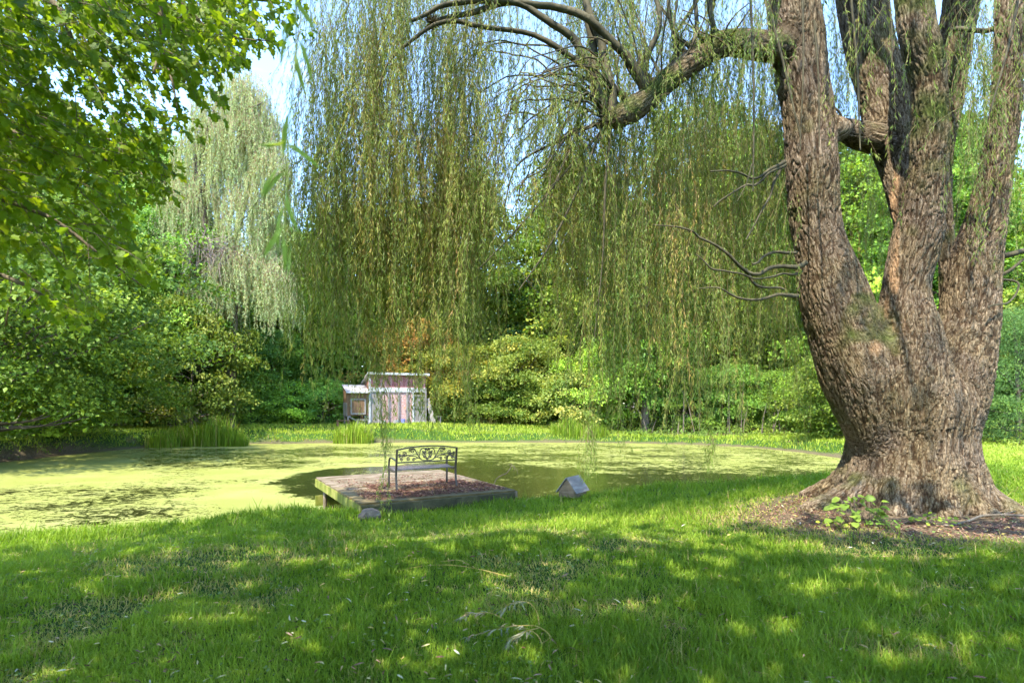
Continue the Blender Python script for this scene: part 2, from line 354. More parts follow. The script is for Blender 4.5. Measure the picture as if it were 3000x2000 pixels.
na, nb = nz(.42, 3, .5, .4), nz(2.6, 9, .74, 1.1)
comb = mth('ADD', mth('MULTIPLY', mth('SUBTRACT', nz(9, 6, .75, .8), .5), 2.0), mth('ADD', mth('MULTIPLY', mth('SUBTRACT', na, .5), 1.2), mth('MULTIPLY', mth('SUBTRACT', nb, .5), 2.9)))
at = N(t, 'ShaderNodeAttribute', attribute_name='t')
msk = mth('MULTIPLY', mth('SUBTRACT', mth('SUBTRACT', at.outputs['Fac'], .5), comb), 14)
msk = mth('ADD', msk, .5, True)
wp = N(t, 'ShaderNodeBsdfPrincipled'); wp.inputs['Base Color'].default_value = (.020, .021, .006, 1); wp.inputs['Roughness'].default_value = .05; wp.inputs['IOR'].default_value = 1.33; wp.inputs['Specular IOR Level'].default_value = .6
wb = N(t, 'ShaderNodeBump'); wb.inputs['Strength'].default_value = .25; wb.inputs['Distance'].default_value = .03; l(nz(7, 3), wb.inputs['Height']); l(wb.outputs[0], wp.inputs['Normal'])
dp = N(t, 'ShaderNodeBsdfPrincipled'); dp.inputs['Roughness'].default_value = .75; dp.inputs['Specular IOR Level'].default_value = .25
drr = ramp(t, [(.30, (.14, .158, .018)), (.5, (.195, .208, .045)), (.68, (.26, .265, .095))])
l(mth('ADD', mth('MULTIPLY', nz(.5, 3), .4), mth('MULTIPLY', nz(22, 7, .8), .6)), drr.inputs[0]); l(drr.outputs[0], dp.inputs['Base Color'])
db = N(t, 'ShaderNodeBump'); db.inputs['Strength'].default_value = .5; db.inputs['Distance'].default_value = .01; l(nz(60, 4), db.inputs['Height']); l(db.outputs[0], dp.inputs['Normal'])
ms = N(t, 'ShaderNodeMixShader'); o = N(t, 'ShaderNodeOutputMaterial')
l(msk, ms.inputs[0]); l(wp.outputs[0], ms.inputs[1]); l(dp.outputs[0], ms.inputs[2]); l(ms.outputs[0], o.inputs[0])
tag(wmb.build('pond_water', m), kind='structure')

# ------------------------------------------------------------------ dock
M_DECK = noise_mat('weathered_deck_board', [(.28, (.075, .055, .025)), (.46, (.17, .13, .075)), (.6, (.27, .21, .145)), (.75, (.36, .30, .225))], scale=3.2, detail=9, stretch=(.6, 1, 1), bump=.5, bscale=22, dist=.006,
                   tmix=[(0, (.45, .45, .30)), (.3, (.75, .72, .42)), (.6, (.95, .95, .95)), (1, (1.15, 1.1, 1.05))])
M_MOSS = noise_mat('mossy_timber', [(.3, (.045, .06, .012)), (.5, (.16, .18, .025)), (.68, (.33, .29, .10)), (.8, (.30, .26, .18))], scale=3.4, detail=8, stretch=(1, 1, .6), bump=.5, dist=.01)
M_DARKW = noise_mat('damp_timber', [(.3, (.035, .032, .02)), (.6, (.09, .085, .045)), (.8, (.15, .13, .08))], scale=5, detail=7, bump=.5, dist=.01)
M_POST = noise_mat('post_wood', [(.3, (.07, .055, .04)), (.6, (.20, .16, .11)), (.8, (.30, .25, .19))], scale=12, stretch=(1, 1, .3), bump=.6)
DA = R(29.6); DW, DL, DZ = 3.2, 4.15, .9
dock = thing('dock', (-2.70, 10.2, DZ), 'mossy wooden dock platform built out over the duckweed pond', 'dock', rz=DA)
def dock_pt(u, v, z=DZ):
    return np.array([-2.70 + u * math.cos(DA) - v * math.sin(DA), 10.2 + u * math.sin(DA) + v * math.cos(DA), z])
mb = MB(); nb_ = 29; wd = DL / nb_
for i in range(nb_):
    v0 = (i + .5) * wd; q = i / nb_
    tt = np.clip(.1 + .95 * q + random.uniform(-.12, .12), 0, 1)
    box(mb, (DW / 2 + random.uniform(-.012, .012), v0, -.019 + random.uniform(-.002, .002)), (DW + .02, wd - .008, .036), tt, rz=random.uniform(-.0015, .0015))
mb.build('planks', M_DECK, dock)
mb = MB(); box(mb, (-.012, DL / 2, -.13), (.038, DL, .175), .6); mb.build('side_fascia', M_MOSS, dock)
mb = MB(); box(mb, (DW + .012, DL / 2, -.13), (.038, DL, .175), .5); mb.build('side_fascia', M_MOSS, dock)
mb = MB(); box(mb, (DW / 2, .0, -.135), (DW - .02, .04, .19), .5); box(mb, (DW / 2, -.03, -.052), (DW + .02, .03, .03), .5); mb.build('front_fascia', M_DARKW, dock)
mb = MB(); box(mb, (DW / 2, DL, -.135), (DW - .02, .04, .19), .5); mb.build('rear_fascia', M_MOSS, dock)
mb = MB(); box(mb, (.75, DL - .42, -.50), (1.7, .05, .24), .6); mb.build('cross_beam', M_MOSS, dock)
mb = MB()
for k in (.8, 1.6, 2.4): box(mb, (k, DL / 2, -.13), (.04, DL - .1, .17), .5)
mb.build('joist', M_DARKW, dock)
for u, v in ((.09, DL - .55), (DW - .08, DL - .3), (DW - .02, -.035), (.25, 1.6), (DW - .1, 2.0)):
    mb = MB(); h = 1.9 if v > .5 else .5
    tubes(mb, smoothline([(u, v, -.05 if v > .5 else -.02), (u + .01, v, -.6 * h), (u, v, -h)], 5), .045 if v > .5 else .03, 10, cap=True); mb.build('post', M_POST, dock, True)

# dry leaves lying on the dock
n = 24000
u = rng.uniform(.15, DW - .1, n); v = rng.uniform(.15, DL - .8, n)
dens = np.exp(-((v - .65) / .55)**2) * 1.3 * (u > .2) + np.exp(-((v - 1.75) / .35)**2) * 1.1 * (u > .6) * (u < 2.8) + .10
k = rng.uniform(0, 1, n) < dens * (.65 + .7 * n2(u, v, 2.2, 31)); u, v = u[k], v[k]; n = len(u)
pz = np.stack([u, v, DZ + .004 + rng.uniform(0, .018, n)], -1)
pw = np.stack([-2.70 + u * math.cos(DA) - v * math.sin(DA), 10.2 + u * math.sin(DA) + v * math.cos(DA), pz[:, 2]], -1)
mb = MB(); a = rng.uniform(0, 6.28, n)
leaves(mb, pw, np.stack([np.cos(a), np.sin(a), rng.uniform(-.05, .35, n)], -1), nrm(rng.normal(0, .45, (n, 3)) + [0, 0, 1]), rng.uniform(.045, .085, n), rng.uniform(.012, .022, n), rng.beta(1.3, 3.0, n), LANCE)
tag(mb.build('dry_leaves', M_LIT), 'brown and pink dry leaves scattered over the dock boards', 'leaves', kind='stuff')

# ------------------------------------------------------------------ bench
BA = R(29.0)
bench = thing('garden_bench', (-2.36, 11.63, DZ + .002), 'black cast iron garden bench with scrollwork back standing on the dock', 'bench', rz=BA)
BW = 1.32
def strip(mb, pts, wd, th, t=.5):     # flat bar following a line in the bench's xz plane
    tubes(mb, smoothline(pts, 28), wd, 6, t)
for sx in (0, BW):
    mb = MB(); pp = smoothline([(sx, -.03, 0), (sx, .02, .2), (sx, .03, .4), (sx, .0, .6), (sx, -.03, .84)], 12)
    for q in range(11): beam(mb, pp[q], pp[q + 1] + (pp[q + 1] - pp[q]) * .04, .036, .034, up=(0, 1, 0))
    mb.build('back_leg', M_IRON, bench)
    mb = MB(); s = -1 if sx == 0 else 1
    pp = smoothline([(sx, .53, 0), (sx, .52, .25), (sx, .52, .52), (sx, .49, .61), (sx, .40, .645), (sx, .2, .635), (sx, .0, .61)], 20)
    for q in range(19): beam(mb, pp[q], pp[q + 1] + (pp[q + 1] - pp[q]) * .05, .034, .022 if q > 8 else .03, up=(0, 1, .3) if q < 12 else (0, 0, 1))
    mb.build('front_leg', M_IRON, bench)
    mb = MB(); pp = smoothline([(sx, .03, .395), (sx, .15, .375), (sx, .35, .385), (sx, .52, .41)], 8)
    for q in range(7): beam(mb, pp[q], pp[q + 1], .028, .03)
    mb.build('seat_rail', M_IRON, bench)
mb = MB(); yz = [(.07, .405), (.15, .39), (.23, .388), (.31, .392), (.39, .402), (.47, .415)]
for y_, z_ in yz: box(mb, (BW / 2, y_, z_ + .018), (BW, .052, .014), .5)
mb.build('seat', M_SLAT, bench)
mb = MB(); beam(mb, (0, .0, .575), (BW, .0, .575), .03, .026); mb.build('back_rail', M_IRON, bench)
mb = MB(); xs_ = np.linspace(-.01, BW + .01, 15); zz = .838 + .062 * (1 - ((xs_ - BW / 2) / (BW / 2))**2)
for q in range(14): beam(mb, (xs_[q], -.028, zz[q]), (xs_[q + 1] + .004, -.028, zz[q + 1]), .036, .026)
mb.build('top_rail', M_IRON, bench)
def spiral(c, r0, a0, turns, s=1, k=26):
    q = np.linspace(0, 1, k); r = r0 * (1 - .78 * q); a = a0 + s * q * turns * 2 * np.pi
    return np.stack([c[0] + r * np.cos(a), c[1] + r * np.sin(a)], -1)
mb = MB()
def curve2(pts, rad=.0100):
    for s in (1, -1):
        q = np.array(pts, float); w3 = np.stack([BW / 2 + s * q[:, 0], np.full(len(q), -.014), q[:, 1]], -1)
        tubes(mb, w3[None], np.full((1, len(q)), rad), 6)
        tubes(mb, np.stack([w3[-1] + (0, -.01, 0), w3[-1] + (0, .01, 0)])[None], np.full((1, 2), rad * 1.3), 8, cap=True)
def flow(pts, c, r0, a0, turns, s):   # lead-in line that ends in a spiral
    sp = spiral(c, r0, a0, turns, s); curve2(np.vstack([smoothline(pts + [tuple(sp[0])], 18)[:-1], sp]))
flow([(0, .60), (.12, .615), (.175, .68)], (.085, .79), .075, -.1, 1.05, 1)     # outer heart
flow([(0, .615), (.055, .66), (.10, .72)], (.055, .745), .045, 0, 1.1, 1)         # inner heart
flow([(0, .63), (.02, .66)], (.06, .672), .034, np.pi, 1.1, -1)
flow([(0, .80), (.015, .83)], (.03, .835), .022, np.pi, .9, -1)
flow([(.13, .61), (.20, .70), (.25, .79)], (.315, .80), .05, np.pi * .9, 1.15, -1)
flow([(.17, .64), (.28, .70), (.42, .72)], (.50, .755), .045, np.pi * 1.2, 1.15, -1)
flow([(.2, .66), (.26, .64)], (.30, .625), .036, np.pi * .9, 1.1, -1)
flow([(.30, .70), (.38, .70)], (.41, .645), .042, np.pi * .5, 1.15, -1)
flow([(.44, .72), (.53, .70)], (.555, .645), .038, np.pi * .6, 1.1, -1)
flow([(.47, .72), (.54, .73)], (.595, .735), .034, np.pi * 1.1, 1.1, 1)
flow([(.24, .78), (.30, .855)], (.375, .82), .034, np.pi * .7, 1.0, -1)
curve2([(.455, .715), (.5, .70), (.56, .715), (.61, .69)])
mb.build('scrollwork', M_IRON, bench, True)

# ------------------------------------------------------------------ duck house, rock
M_GREYW = noise_mat('grey_board', [(.3, (.13, .12, .115)), (.55, (.22, .205, .20)), (.75, (.32, .31, .30))], scale=4, detail=8, stretch=(3, .6, 3), bump=.4, bscale=16, dist=.005)
M_TANW = noise_mat('tan_board', [(.3, (.10, .07, .045)), (.55, (.20, .145, .095)), (.75, (.30, .24, .17))], scale=5, detail=8, stretch=(1, 1, 2), bump=.4, dist=.005)
hx, hy = 1.13, 11.7; hz = gz(hx + .15, hy + .2) + .035
duck = thing('duck_house', (hx, hy, hz), 'small grey wooden duck house with pitched roof on the near pond bank', 'animal house', rz=-R(34.7))
hw, hl, hh, ha = .18, .50, .155, .40
mb = MB()
box(mb, (-hw, hl / 2, hh / 2), (.018, hl, hh), .5); box(mb, (hw, hl / 2, hh / 2), (.018, hl, hh), .5); box(mb, (0, hl, hh / 2), (2 * hw - .02, .018, hh), .5)
mb.build('wall', M_TANW, duck)
mb = MB(); v = np.array([(-hw, 0, 0), (hw, 0, 0), (hw, 0, hh), (0, 0, ha - .03), (-hw, 0, hh)]); v2 = v + (0, .016, 0)
mb.add(np.vstack([v, v2]), [np.array([[0, 1, 2, 3, 4], [9, 8, 7, 6, 5]]), np.array([[0, 5, 6, 1], [1, 6, 7, 2], [2, 7, 8, 3], [3, 8, 9, 4], [4, 9, 5, 0]])])
mb.add(np.vstack([v, v2]) + (0, hl - .02, 0), [np.array([[0, 1, 2, 3, 4], [9, 8, 7, 6, 5]]), np.array([[0, 5, 6, 1], [1, 6, 7, 2], [2, 7, 8, 3], [3, 8, 9, 4], [4, 9, 5, 0]])])
box(mb, (0, -.012, .30), (.14, .02, .016)); box(mb, (0, -.012, .10), (2 * hw - .03, .02, .014))
mb.build('gable', M_TANW, duck)
for s in (-1, 1):
    mb = MB(); a_ = np.array([0, -.035, ha]); e_ = np.array([s * (hw + .055), -.035, hh - .06]); n_ = nrm(np.cross(e_ - a_, (0, 1, 0))) * s * -.016
    v = np.array([a_, e_, e_ + (0, hl + .07, 0), a_ + (0, hl + .07, 0)])
    mb.add(np.vstack([v, v + np.abs(n_) * (s, 0, 1)]), [np.array([[0, 1, 2, 3], [7, 6, 5, 4], [0, 4, 5, 1], [1, 5, 6, 2], [2, 6, 7, 3], [3, 7, 4, 0]])])
    mb.build('roof', M_GREYW, duck)
def rock(name, loc, s, label, seed):
    me = bpy.data.meshes.new(name); import bmesh
    bm = bmesh.new(); bmesh.ops.create_icosphere(bm, subdivisions=4, radius=1)
    for v in bm.verts:
        q = v.co.copy(); d = .25 * mnoise.noise(q * 1.3 + Vector((seed, 0, 0))) + .07 * mnoise.noise(q * 4); v.co = q * (1 + d); v.co.z = max(v.co.z, -.4)
        v.co = Vector((v.co.x * s[0], v.co.y * s[1], v.co.z * s[2]))
    bm.to_mesh(me); bm.free(); me.materials.append(M_ROCK)
    for p_ in me.polygons: p_.use_smooth = True
    o = link(name, me); o.location = loc; return tag(o, label, 'rock')
q = dock_pt(.05, -.22); rock('rock', (q[0] + .05, q[1] - .05, gz(q[0], q[1]) + .06), (.19, .15, .15), 'rounded tan rock beside the near corner of the dock', 2)

# ------------------------------------------------------------------ shed across the pond
M_RED = noise_mat('faded_red_siding', [(.3, (.27, .07, .06)), (.48, (.42, .15, .14)), (.62, (.50, .29, .27)), (.76, (.55, .47, .45))], scale=2.2, detail=8, stretch=(6, 6, .5), bump=.3, tmix=[(0, (.7, .7, .7)), (1, (1.05, 1.05, 1.05))])
M_WHT = noise_mat('white_trim', [(.3, (.32, .31, .29)), (.6, (.50, .50, .49))], scale=3, stretch=(1, 1, 1), bump=.1)
M_PINKB = noise_mat('pink_panel', [(.3, (.26, .12, .10)), (.5, (.42, .25, .22)), (.68, (.55, .43, .40))], scale=14, detail=5, bump=.5, dist=.01)
M_OLD = noise_mat('old_plank', [(.28, (.16, .14, .12)), (.5, (.32, .29, .26)), (.75, (.50, .47, .44))], scale=2.5, detail=8, stretch=(7, 7, .4), bump=.5, tmix=[(0, (.6, .58, .55)), (1, (1.05, 1.05, 1.05))])
M_BRN = noise_mat('brown_plank', [(.28, (.11, .055, .025)), (.5, (.22, .125, .06)), (.75, (.32, .23, .14))], scale=2.5, detail=8, stretch=(7, 7, .4), bump=.5, tmix=[(0, (.6, .6, .6)), (1, (1.1, 1.1, 1.1))])
M_CORR = noise_mat('corrugated_sheet', [(.3, (.22, .20, .19)), (.6, (.36, .34, .32))], scale=2, bump=.1, rough=.5, spec=.5)
M_DARK = noise_mat('dark_interior', [(.3, (.03, .025, .02)), (.7, (.07, .06, .05))], scale=3)
SA = R(28); sz = gz(-10, 45) - .05
shed = thing('shed', (-11.0, 44.0, sz), 'faded red and white garden shed with sloping roof across the pond', 'shed', rz=SA)
SW, SDp, SH, SB = 4.5, 3.0, 4.0, 2.7
def planks(mb, a, b, z0, z1, wd=.2, th=.03, z1b=None, t0=.5):
    """vertical boards from a to b (xy); top edge runs z1 -> z1b"""
    a = np.array(a, float); b = np.array(b, float); L_ = np.linalg.norm(b - a); k = max(1, round(L_ / wd)); an = math.atan2(b[1] - a[1], b[0] - a[0])
    z1b = z1 if z1b is None else z1b
    for i in range(k):
        u0, u1 = i / k, (i + 1) / k; c = a + (b - a) * (u0 + u1) / 2; zt = z1 + (z1b - z1) * (u0 + u1) / 2
        box(mb, (c[0] + random.uniform(-.003, .003), c[1] + random.uniform(-.003, .003), (z0 + zt) / 2), (L_ / k - .012, th, zt - z0), np.clip(t0 + random.uniform(-.4, .4), 0, 1), rz=an)
mb = MB(); planks(mb, (0, 0), (SW, 0), 2.95, SH - .06, .16); mb.build('front_siding', M_RED, shed)
mb = MB(); planks(mb, (0, .03), (0, SDp), 0, SH - .08, .16, z1b=SB - .05); mb.build('side_siding', M_RED, shed)
mb = MB(); planks(mb, (SW, .03), (SW, SDp), 0, SH - .08, .2, z1b=SB - .05); mb.build('side_siding', M_OLD, shed)
mb = MB(); planks(mb, (0, SDp), (SW, SDp), 0, SB - .05, .2); mb.build('rear_siding', M_OLD, shed)
mb = MB(); box(mb, (SW / 2, -.03, 2.76), (SW, .05, .36)); mb.build('white_band', M_WHT, shed)
mb = MB(); v = np.array([(-.25, -.3, SH + .03), (SW + .25, -.3, SH + .03), (SW + .25, SDp + .3, SB - .05), (-.25, SDp + .3, SB - .05)])
mb.add(np.vstack([v, v + (0, 0, .06)]), [np.array([[0, 3, 2, 1], [4, 5, 6, 7], [0, 1, 5, 4], [1, 2, 6, 5], [2, 3, 7, 6], [3, 0, 4, 7]])]); mb.build('roof', M_WHT, shed)
mb = MB(); box(mb, (SW / 2, -.32, SH + .0), (SW + .5, .03, .17)); mb.build('fascia', M_WHT, shed)
mb = MB(); box(mb, (-.02, -.02, 1.5 + .5), (.13, .1, 4.0 - .08)); mb.build('corner_board', M_WHT, shed)
mb = MB(); box(mb, (SW + .0, -.04, 1.45), (.14, .1, 2.9)); mb.build('corner_board', M_OLD, shed)
for x_ in (.75, 1.45, 2.25, 2.95, 3.45):
    mb = MB(); box(mb, (x_, -.06, 1.29), (.11, .09, 2.58)); mb.build('front_post', M_OLD if x_ < 3 else M_WHT, shed)
mb = MB(); box(mb, (2.1, .04, 1.35), (2.75, .03, 2.4)); mb.build('pink_panel', M_PINKB, shed)
mb = MB(); planks(mb, (0, .02), (.72, .02), .02, 2.56, .16); mb.build('lower_siding', M_OLD, shed)
mb = MB(); planks(mb, (3.5, -.02), (4.42, -.02), .05, 2.4, .15, t0=.3)
for z_ in (.25, 1.35, 2.3): box(mb, (3.96, -.06, z_), (.92, .04, .13), .9)
mb.build('door', M_OLD, shed)
mb = MB(); box(mb, (3.4, -.12, 1.3), (.05, .05, .14)); mb.build('door_handle', M_IRON, shed)
# lean-to coop joined to the shed's left side
mb = MB(); C0, C1, CD = -1.72, -.05, 1.35
planks(mb, (C0, 0), (C1, 0), .75, 2.55, .17, t0=.5); mb.build('coop_front', M_BRN, shed)
mb = MB(); planks(mb, (C0, .03), (C0, CD), 1.75, 2.6, .17, z1b=3.05); planks(mb, (C0, CD), (C1, CD), .75, 3.0, .2); mb.build('coop_siding', M_BRN, shed)
mb = MB(); planks(mb, (C0 - .004, .03), (C0 - .004, CD), .72, 1.75, .19, t0=.7); mb.build('coop_lower_siding', M_OLD, shed)
mb = MB(); box(mb, ((C0 + C1) / 2, CD / 2, .77), (C1 - C0 - .04, CD - .04, .05)); mb.build('coop_floor', M_DARK, shed)
mb = MB(); k = 34; xx = np.linspace(C0 - .12, C1 + .02, k); zz = .016 * np.cos(np.arange(k) * np.pi)
v = np.array([(x_, y_, z_ + dz) for x_, dz in zip(xx, zz) for y_, z_ in ((-.25, 2.55), (CD + .12, 3.16))])
f = np.array([[2 * i, 2 * i + 2, 2 * i + 3, 2 * i + 1] for i in range(k - 1)])
mb.add(v, [f]); mb.add(v - (0, 0, .02), [f[:, ::-1]]); mb.build('coop_roof', M_CORR, shed)
mb = MB(); box(mb, ((C0 + C1) / 2 - .05, -.27, 2.51), (C1 - C0 + .14, .03, .07)); mb.build('coop_gutter', M_WHT, shed)
mb = MB(); planks(mb, (-1.38, -.04), (-.42, -.04), .95, 1.95, .14, t0=.6); cd = mb.build('coop_door', M_BRN, shed)
mb = MB()
for c, s in (((-.9, -.065, 2.0), (1.16, .04, .1)), ((-.9, -.065, .9), (1.16, .04, .1)), ((-1.43, -.065, 1.45), (.1, .04, 1.0)), ((-.37, -.065, 1.45), (.1, .04, 1.0))): box(mb, c, s)
mb.build('door_frame', M_OLD, cd)
for x_, y_ in ((C0 + .08, .08), (C0 + .08, CD - .08), (C1 - .3, .08)):
    mb = MB(); box(mb, (x_, y_, .37), (.11, .11, .76)); mb.build('coop_leg', M_OLD, shed)
mb = MB(); beam(mb, (C0 + .1, .02, .70), (-.55, .02, .1), .05, .08); beam(mb, (-.1, .03, .70), (-.75, .03, .1), .05, .08); mb.build('coop_brace', M_OLD, shed)
def shed_pt(u, v): return (-11 + u * math.cos(SA) - v * math.sin(SA), 44 + u * math.sin(SA) + v * math.cos(SA))
def bucket(u, v, r, h, mat, label):
    x_, y_ = shed_pt(u, v); mb = MB(); z0 = gz(x_, y_)
    tubes(mb, np.array([(0, 0, 0), (0, 0, h * .5), (0, 0, h)])[None], np.array([[r * .85, r * .93, r]]), 16, cap=False); tubes(mb, np.array([(0, 0, .01), (0, 0, .02)])[None], np.array([[r * .85, r * .85]]), 16, cap=True)
    o = mb.build('bucket', mat, None, True); o.location = (x_, y_, z0 - .01); tag(o, label, 'bucket')
M_BLU = noise_mat('blue_plastic', [(.3, (.12, .14, .38)), (.7, (.2, .22, .5))], scale=3, rough=.5, bump=.05)
bucket(2.55, -.35, .17, .42, M_BLU, 'blue plastic bucket in front of the shed')
bucket(1.95, -.38, .28, .36, M_CORR, 'grey metal tub in front of the shed')
bucket(.95, -.30, .22, .30, M_WHT, 'white basin in front of the shed, left of the metal tub')
def trestle(u, v, wd, dp, h, label, mat, rz=0):
    x_, y_ = shed_pt(u, v); tr = thing('low_table', (x_, y_, gz(x_, y_) - .03), label, 'table', rz=SA + rz)
    mb = MB()
    for k in range(3): box(mb, (0, (k - 1) * dp / 3, h), (wd, dp / 3 - .02, .05), .5)
    mb.build('table_top', mat, tr)
    for a_ in (-1, 1):
        for b_ in (-1, 1): mb = MB(); box(mb, (a_ * (wd / 2 - .1), b_ * (dp / 2 - .06), h / 2 - .01), (.07, .07, h - .03)); mb.build('leg', mat, tr)
trestle(5.35, .2, 1.1, .5, .62, 'grey slatted stand just right of the shed', M_OLD)
trestle(-2.1, -.4, 1.0, .5, .42, 'low brown wooden stand left of the coop', M_BRN)
trestle(-.75, -.75, 1.0, .5, .45, 'low weathered stand in front of the coop legs', M_OLD)
mb = MB(); beam(mb, (0, 0, 0), (-.55, .1, 2.05), .35, .03, up=(0, 1, 0)); o = mb.build('leaning_board', M_OLD)
x_, y_ = shed_pt(5.15, -.25); o.location = (x_, y_, gz(x_, y_)); tag(o, 'weathered board leaning on the right corner of the shed', 'board')

# ------------------------------------------------------------------ the big weeping willow: trunk
def pl(rows):                         # rows (px, py, half width px, depth) -> points, radii
    q = np.array(rows, float); c = np.array([P(a, b, d) for a, b, _, d in q]); return np.column_stack([c, q[:, 2] * q[:, 3] / F])
STEMS = [
    pl([(2655, 1560, 232, 9), (2655, 1467, 214, 9), (2664, 1400, 203, 9), (2666, 1345, 186, 9), (2670, 1290, 176, 9), (2666, 1200, 190, 9.05), (2662, 1140, 176, 9.15), (2665, 1080, 140, 9.3), (2675, 1020, 80, 9.4)]),
    pl([(2640, 1420, 100, 9.05), (2606, 1300, 108, 9.0), (2576, 1210, 112, 8.92), (2528, 1090, 118, 8.85), (2468, 957, 104, 8.9), (2430, 830, 92, 8.9), (2396, 700, 74, 8.9), (2378, 500, 74, 8.8), (2360, 300, 73, 8.8), (2335, 120, 76, 8.8), (2322, 0, 70, 8.8), (2310, -200, 60, 8.8), (2290, -420, 45, 8.8)]),
    pl([(2660, 1330, 100, 8.85), (2655, 1180, 122, 8.72), (2662, 1000, 96, 8.6), (2652, 850, 66, 8.6), (2686, 700, 72, 8.55), (2712, 560, 58, 8.4), (2724, 400, 52, 8.25), (2722, 300, 50, 8.2), (2712, 200, 53, 8.15), (2686, 100, 55, 8.1), (2676, 0, 52, 8.1), (2670, -200, 44, 8.3), (2700, -420, 36, 8.3)]),
    pl([(2668, 690, 40, 8.9), (2650, 570, 50, 9.05), (2622, 440, 62, 9.3), (2597, 310, 74, 9.5), (2560, 180, 70, 9.6), (2519, 0, 67, 9.7), (2490, -250, 58, 9.8), (2450, -450, 45, 9.9)]),
    pl([(2715, 1340, 90, 8.95), (2752, 1210, 108, 8.9), (2782, 1070, 112, 8.85), (2832, 950, 82, 8.8), (2845, 850, 71, 8.8), (2860, 750, 67, 8.8), (2885, 660, 57, 8.8), (2905, 560, 49, 8.8), (2920, 480, 45, 8.8), (2942, 380, 43, 8.8), (2957, 200, 42, 8.8), (2962, 0, 40, 8.8), (2970, -200, 38, 8.8), (2990, -400, 30, 8.8)]),
    pl([(2792, 980, 30, 9.7), (2778, 800, 22, 9.95), (2770, 600, 17, 10), (2773, 450, 19, 10), (2786, 300, 28, 10), (2800, 100, 42, 9.9), (2818, 0, 44, 9.9), (2835, -200, 38, 9.9), (2860, -380, 30, 9.9)]),
    pl([(2340, 140, 46, 8.8), (2240, 135, 41, 8.6), (2170, 125, 38, 8.5), (2100, 135, 37, 8.4), (2030, 182, 37, 8.3), (1960, 235, 36, 8.2), (1900, 288, 36, 8.1), (1850, 322, 38, 8.0), (1805, 345, 31, 7.9), (1770, 362, 22, 7.9), (1745, 372, 10, 7.85)]),
    pl([(2580, 410, 44, 9.1), (2500, 388, 36, 9.1), (2462, 366, 24, 9.1)]),
]
GB = gz(WX, WY - .9)
ROOTS = []
for ph, ln, r0 in ((195, 1.95, .30), (232, 1.35, .30), (262, 1.3, .33), (292, 1.35, .30), (322, 1.45, .30), (350, 1.5, .28), (30, 1.4, .3), (90, 1.4, .3), (150, 1.5, .3)):
    a = R(ph); c = np.array([math.cos(a), math.sin(a)]); base = np.array([WX + .3, WY])
    rows = [(*(base + c * .44), GB + .62, r0 * .9), (*(base + c * .78), GB + .25, r0 * .9), (*(base + c * (.62 + (ln - .62) * .6)), GB + .05, r0 * .62), (*(base + c * ln), GB - .04, r0 * .28)]
    ROOTS.append(np.array(rows))
mb = MB(); AX = []
def swept(mb, rows, k, n, flute=0, seed=0):
    q = smoothline(rows, k); c, r = q[:, :3], np.maximum(q[:, 3], .02)
    tg = nrm(np.gradient(c, axis=0)); ref = np.array([1., 0, 0]) if abs(tg[:, 2]).mean() > .5 else np.array([0., 0, 1.])
    a = nrm(np.cross(tg, ref)); b = np.cross(tg, a); an = np.arange(n) * 2 * np.pi / n
    rr = r[:, None] * (1 + flute * (.55 * np.sin(3 * an + seed) + .4 * np.sin(5 * an + 2.1 * seed) + .35 * np.sin(9 * an + seed * 3)))
    V = c[:, None] + rr[..., None] * (a[:, None] * np.cos(an)[:, None] + b[:, None] * np.sin(an)[:, None])
    i = np.arange(k - 1)[:, None] * n + np.arange(n)[None]; j = np.arange(k - 1)[:, None] * n + (np.arange(n)[None] + 1) % n
    mb.add(V.reshape(-1, 3), [np.stack([i, j, j + n, i + n], -1).reshape(-1, 4), np.arange(n)[::-1][None], ((k - 1) * n + np.arange(n))[None]])
    return c, r
for q, rows in enumerate(STEMS):
    rows = rows.copy(); rows[:, 3] -= .085 if q == 0 else .026 if q in (1, 4) else (.03 if q in (2, 3) else -.004)
    c, r = swept(mb, rows, 60, 40, .06 if q in (0,) else .04, q); AX.append((c, r, q))
for q, rows in enumerate(ROOTS): swept(mb, rows, 24, 20, .05, q)
# burls on the right side
for (a_, b_, r_) in ((2905, 965, .17), (2888, 1050, .14), (2470, 375, .2)):
    c = P(a_ - 18, b_, 8.75); swept(mb, np.array([(*(c + (-.1, .05, -.1)), r_ * .7), (*c, r_), (*(c + (.06, -.06, .1)), r_ * .7)]), 10, 16)
tmp = mb.build('tmp', M_TRUNK)
md = tmp.modifiers.new('r0', 'REMESH'); md.mode = 'VOXEL'; md.voxel_size = .04
md = tmp.modifiers.new('s0', 'SMOOTH'); md.factor = .5; md.iterations = 8
md = tmp.modifiers.new('r', 'REMESH'); md.mode = 'VOXEL'; md.voxel_size = .0145; md.adaptivity = 0
md = tmp.modifiers.new('s', 'SMOOTH'); md.factor = .5; md.iterations = 8
dg = bpy.context.evaluated_depsgraph_get(); tme = bpy.data.meshes.new_from_object(tmp.evaluated_get(dg))
bpy.data.objects.remove(tmp)
nv = len(tme.vertices); co_ = np.empty(nv * 3, np.float32); tme.vertices.foreach_get('co', co_); co_ = co_.reshape(-1, 3).astype(float)
no_ = np.empty(nv * 3, np.float32); tme.vertex_normals.foreach_get('vector', no_); no_ = no_.reshape(-1, 3).astype(float)
best = np.zeros((nv, 3)); wsum = np.zeros(nv); sid = np.zeros(nv, int); bd = np.full(nv, 1e9)
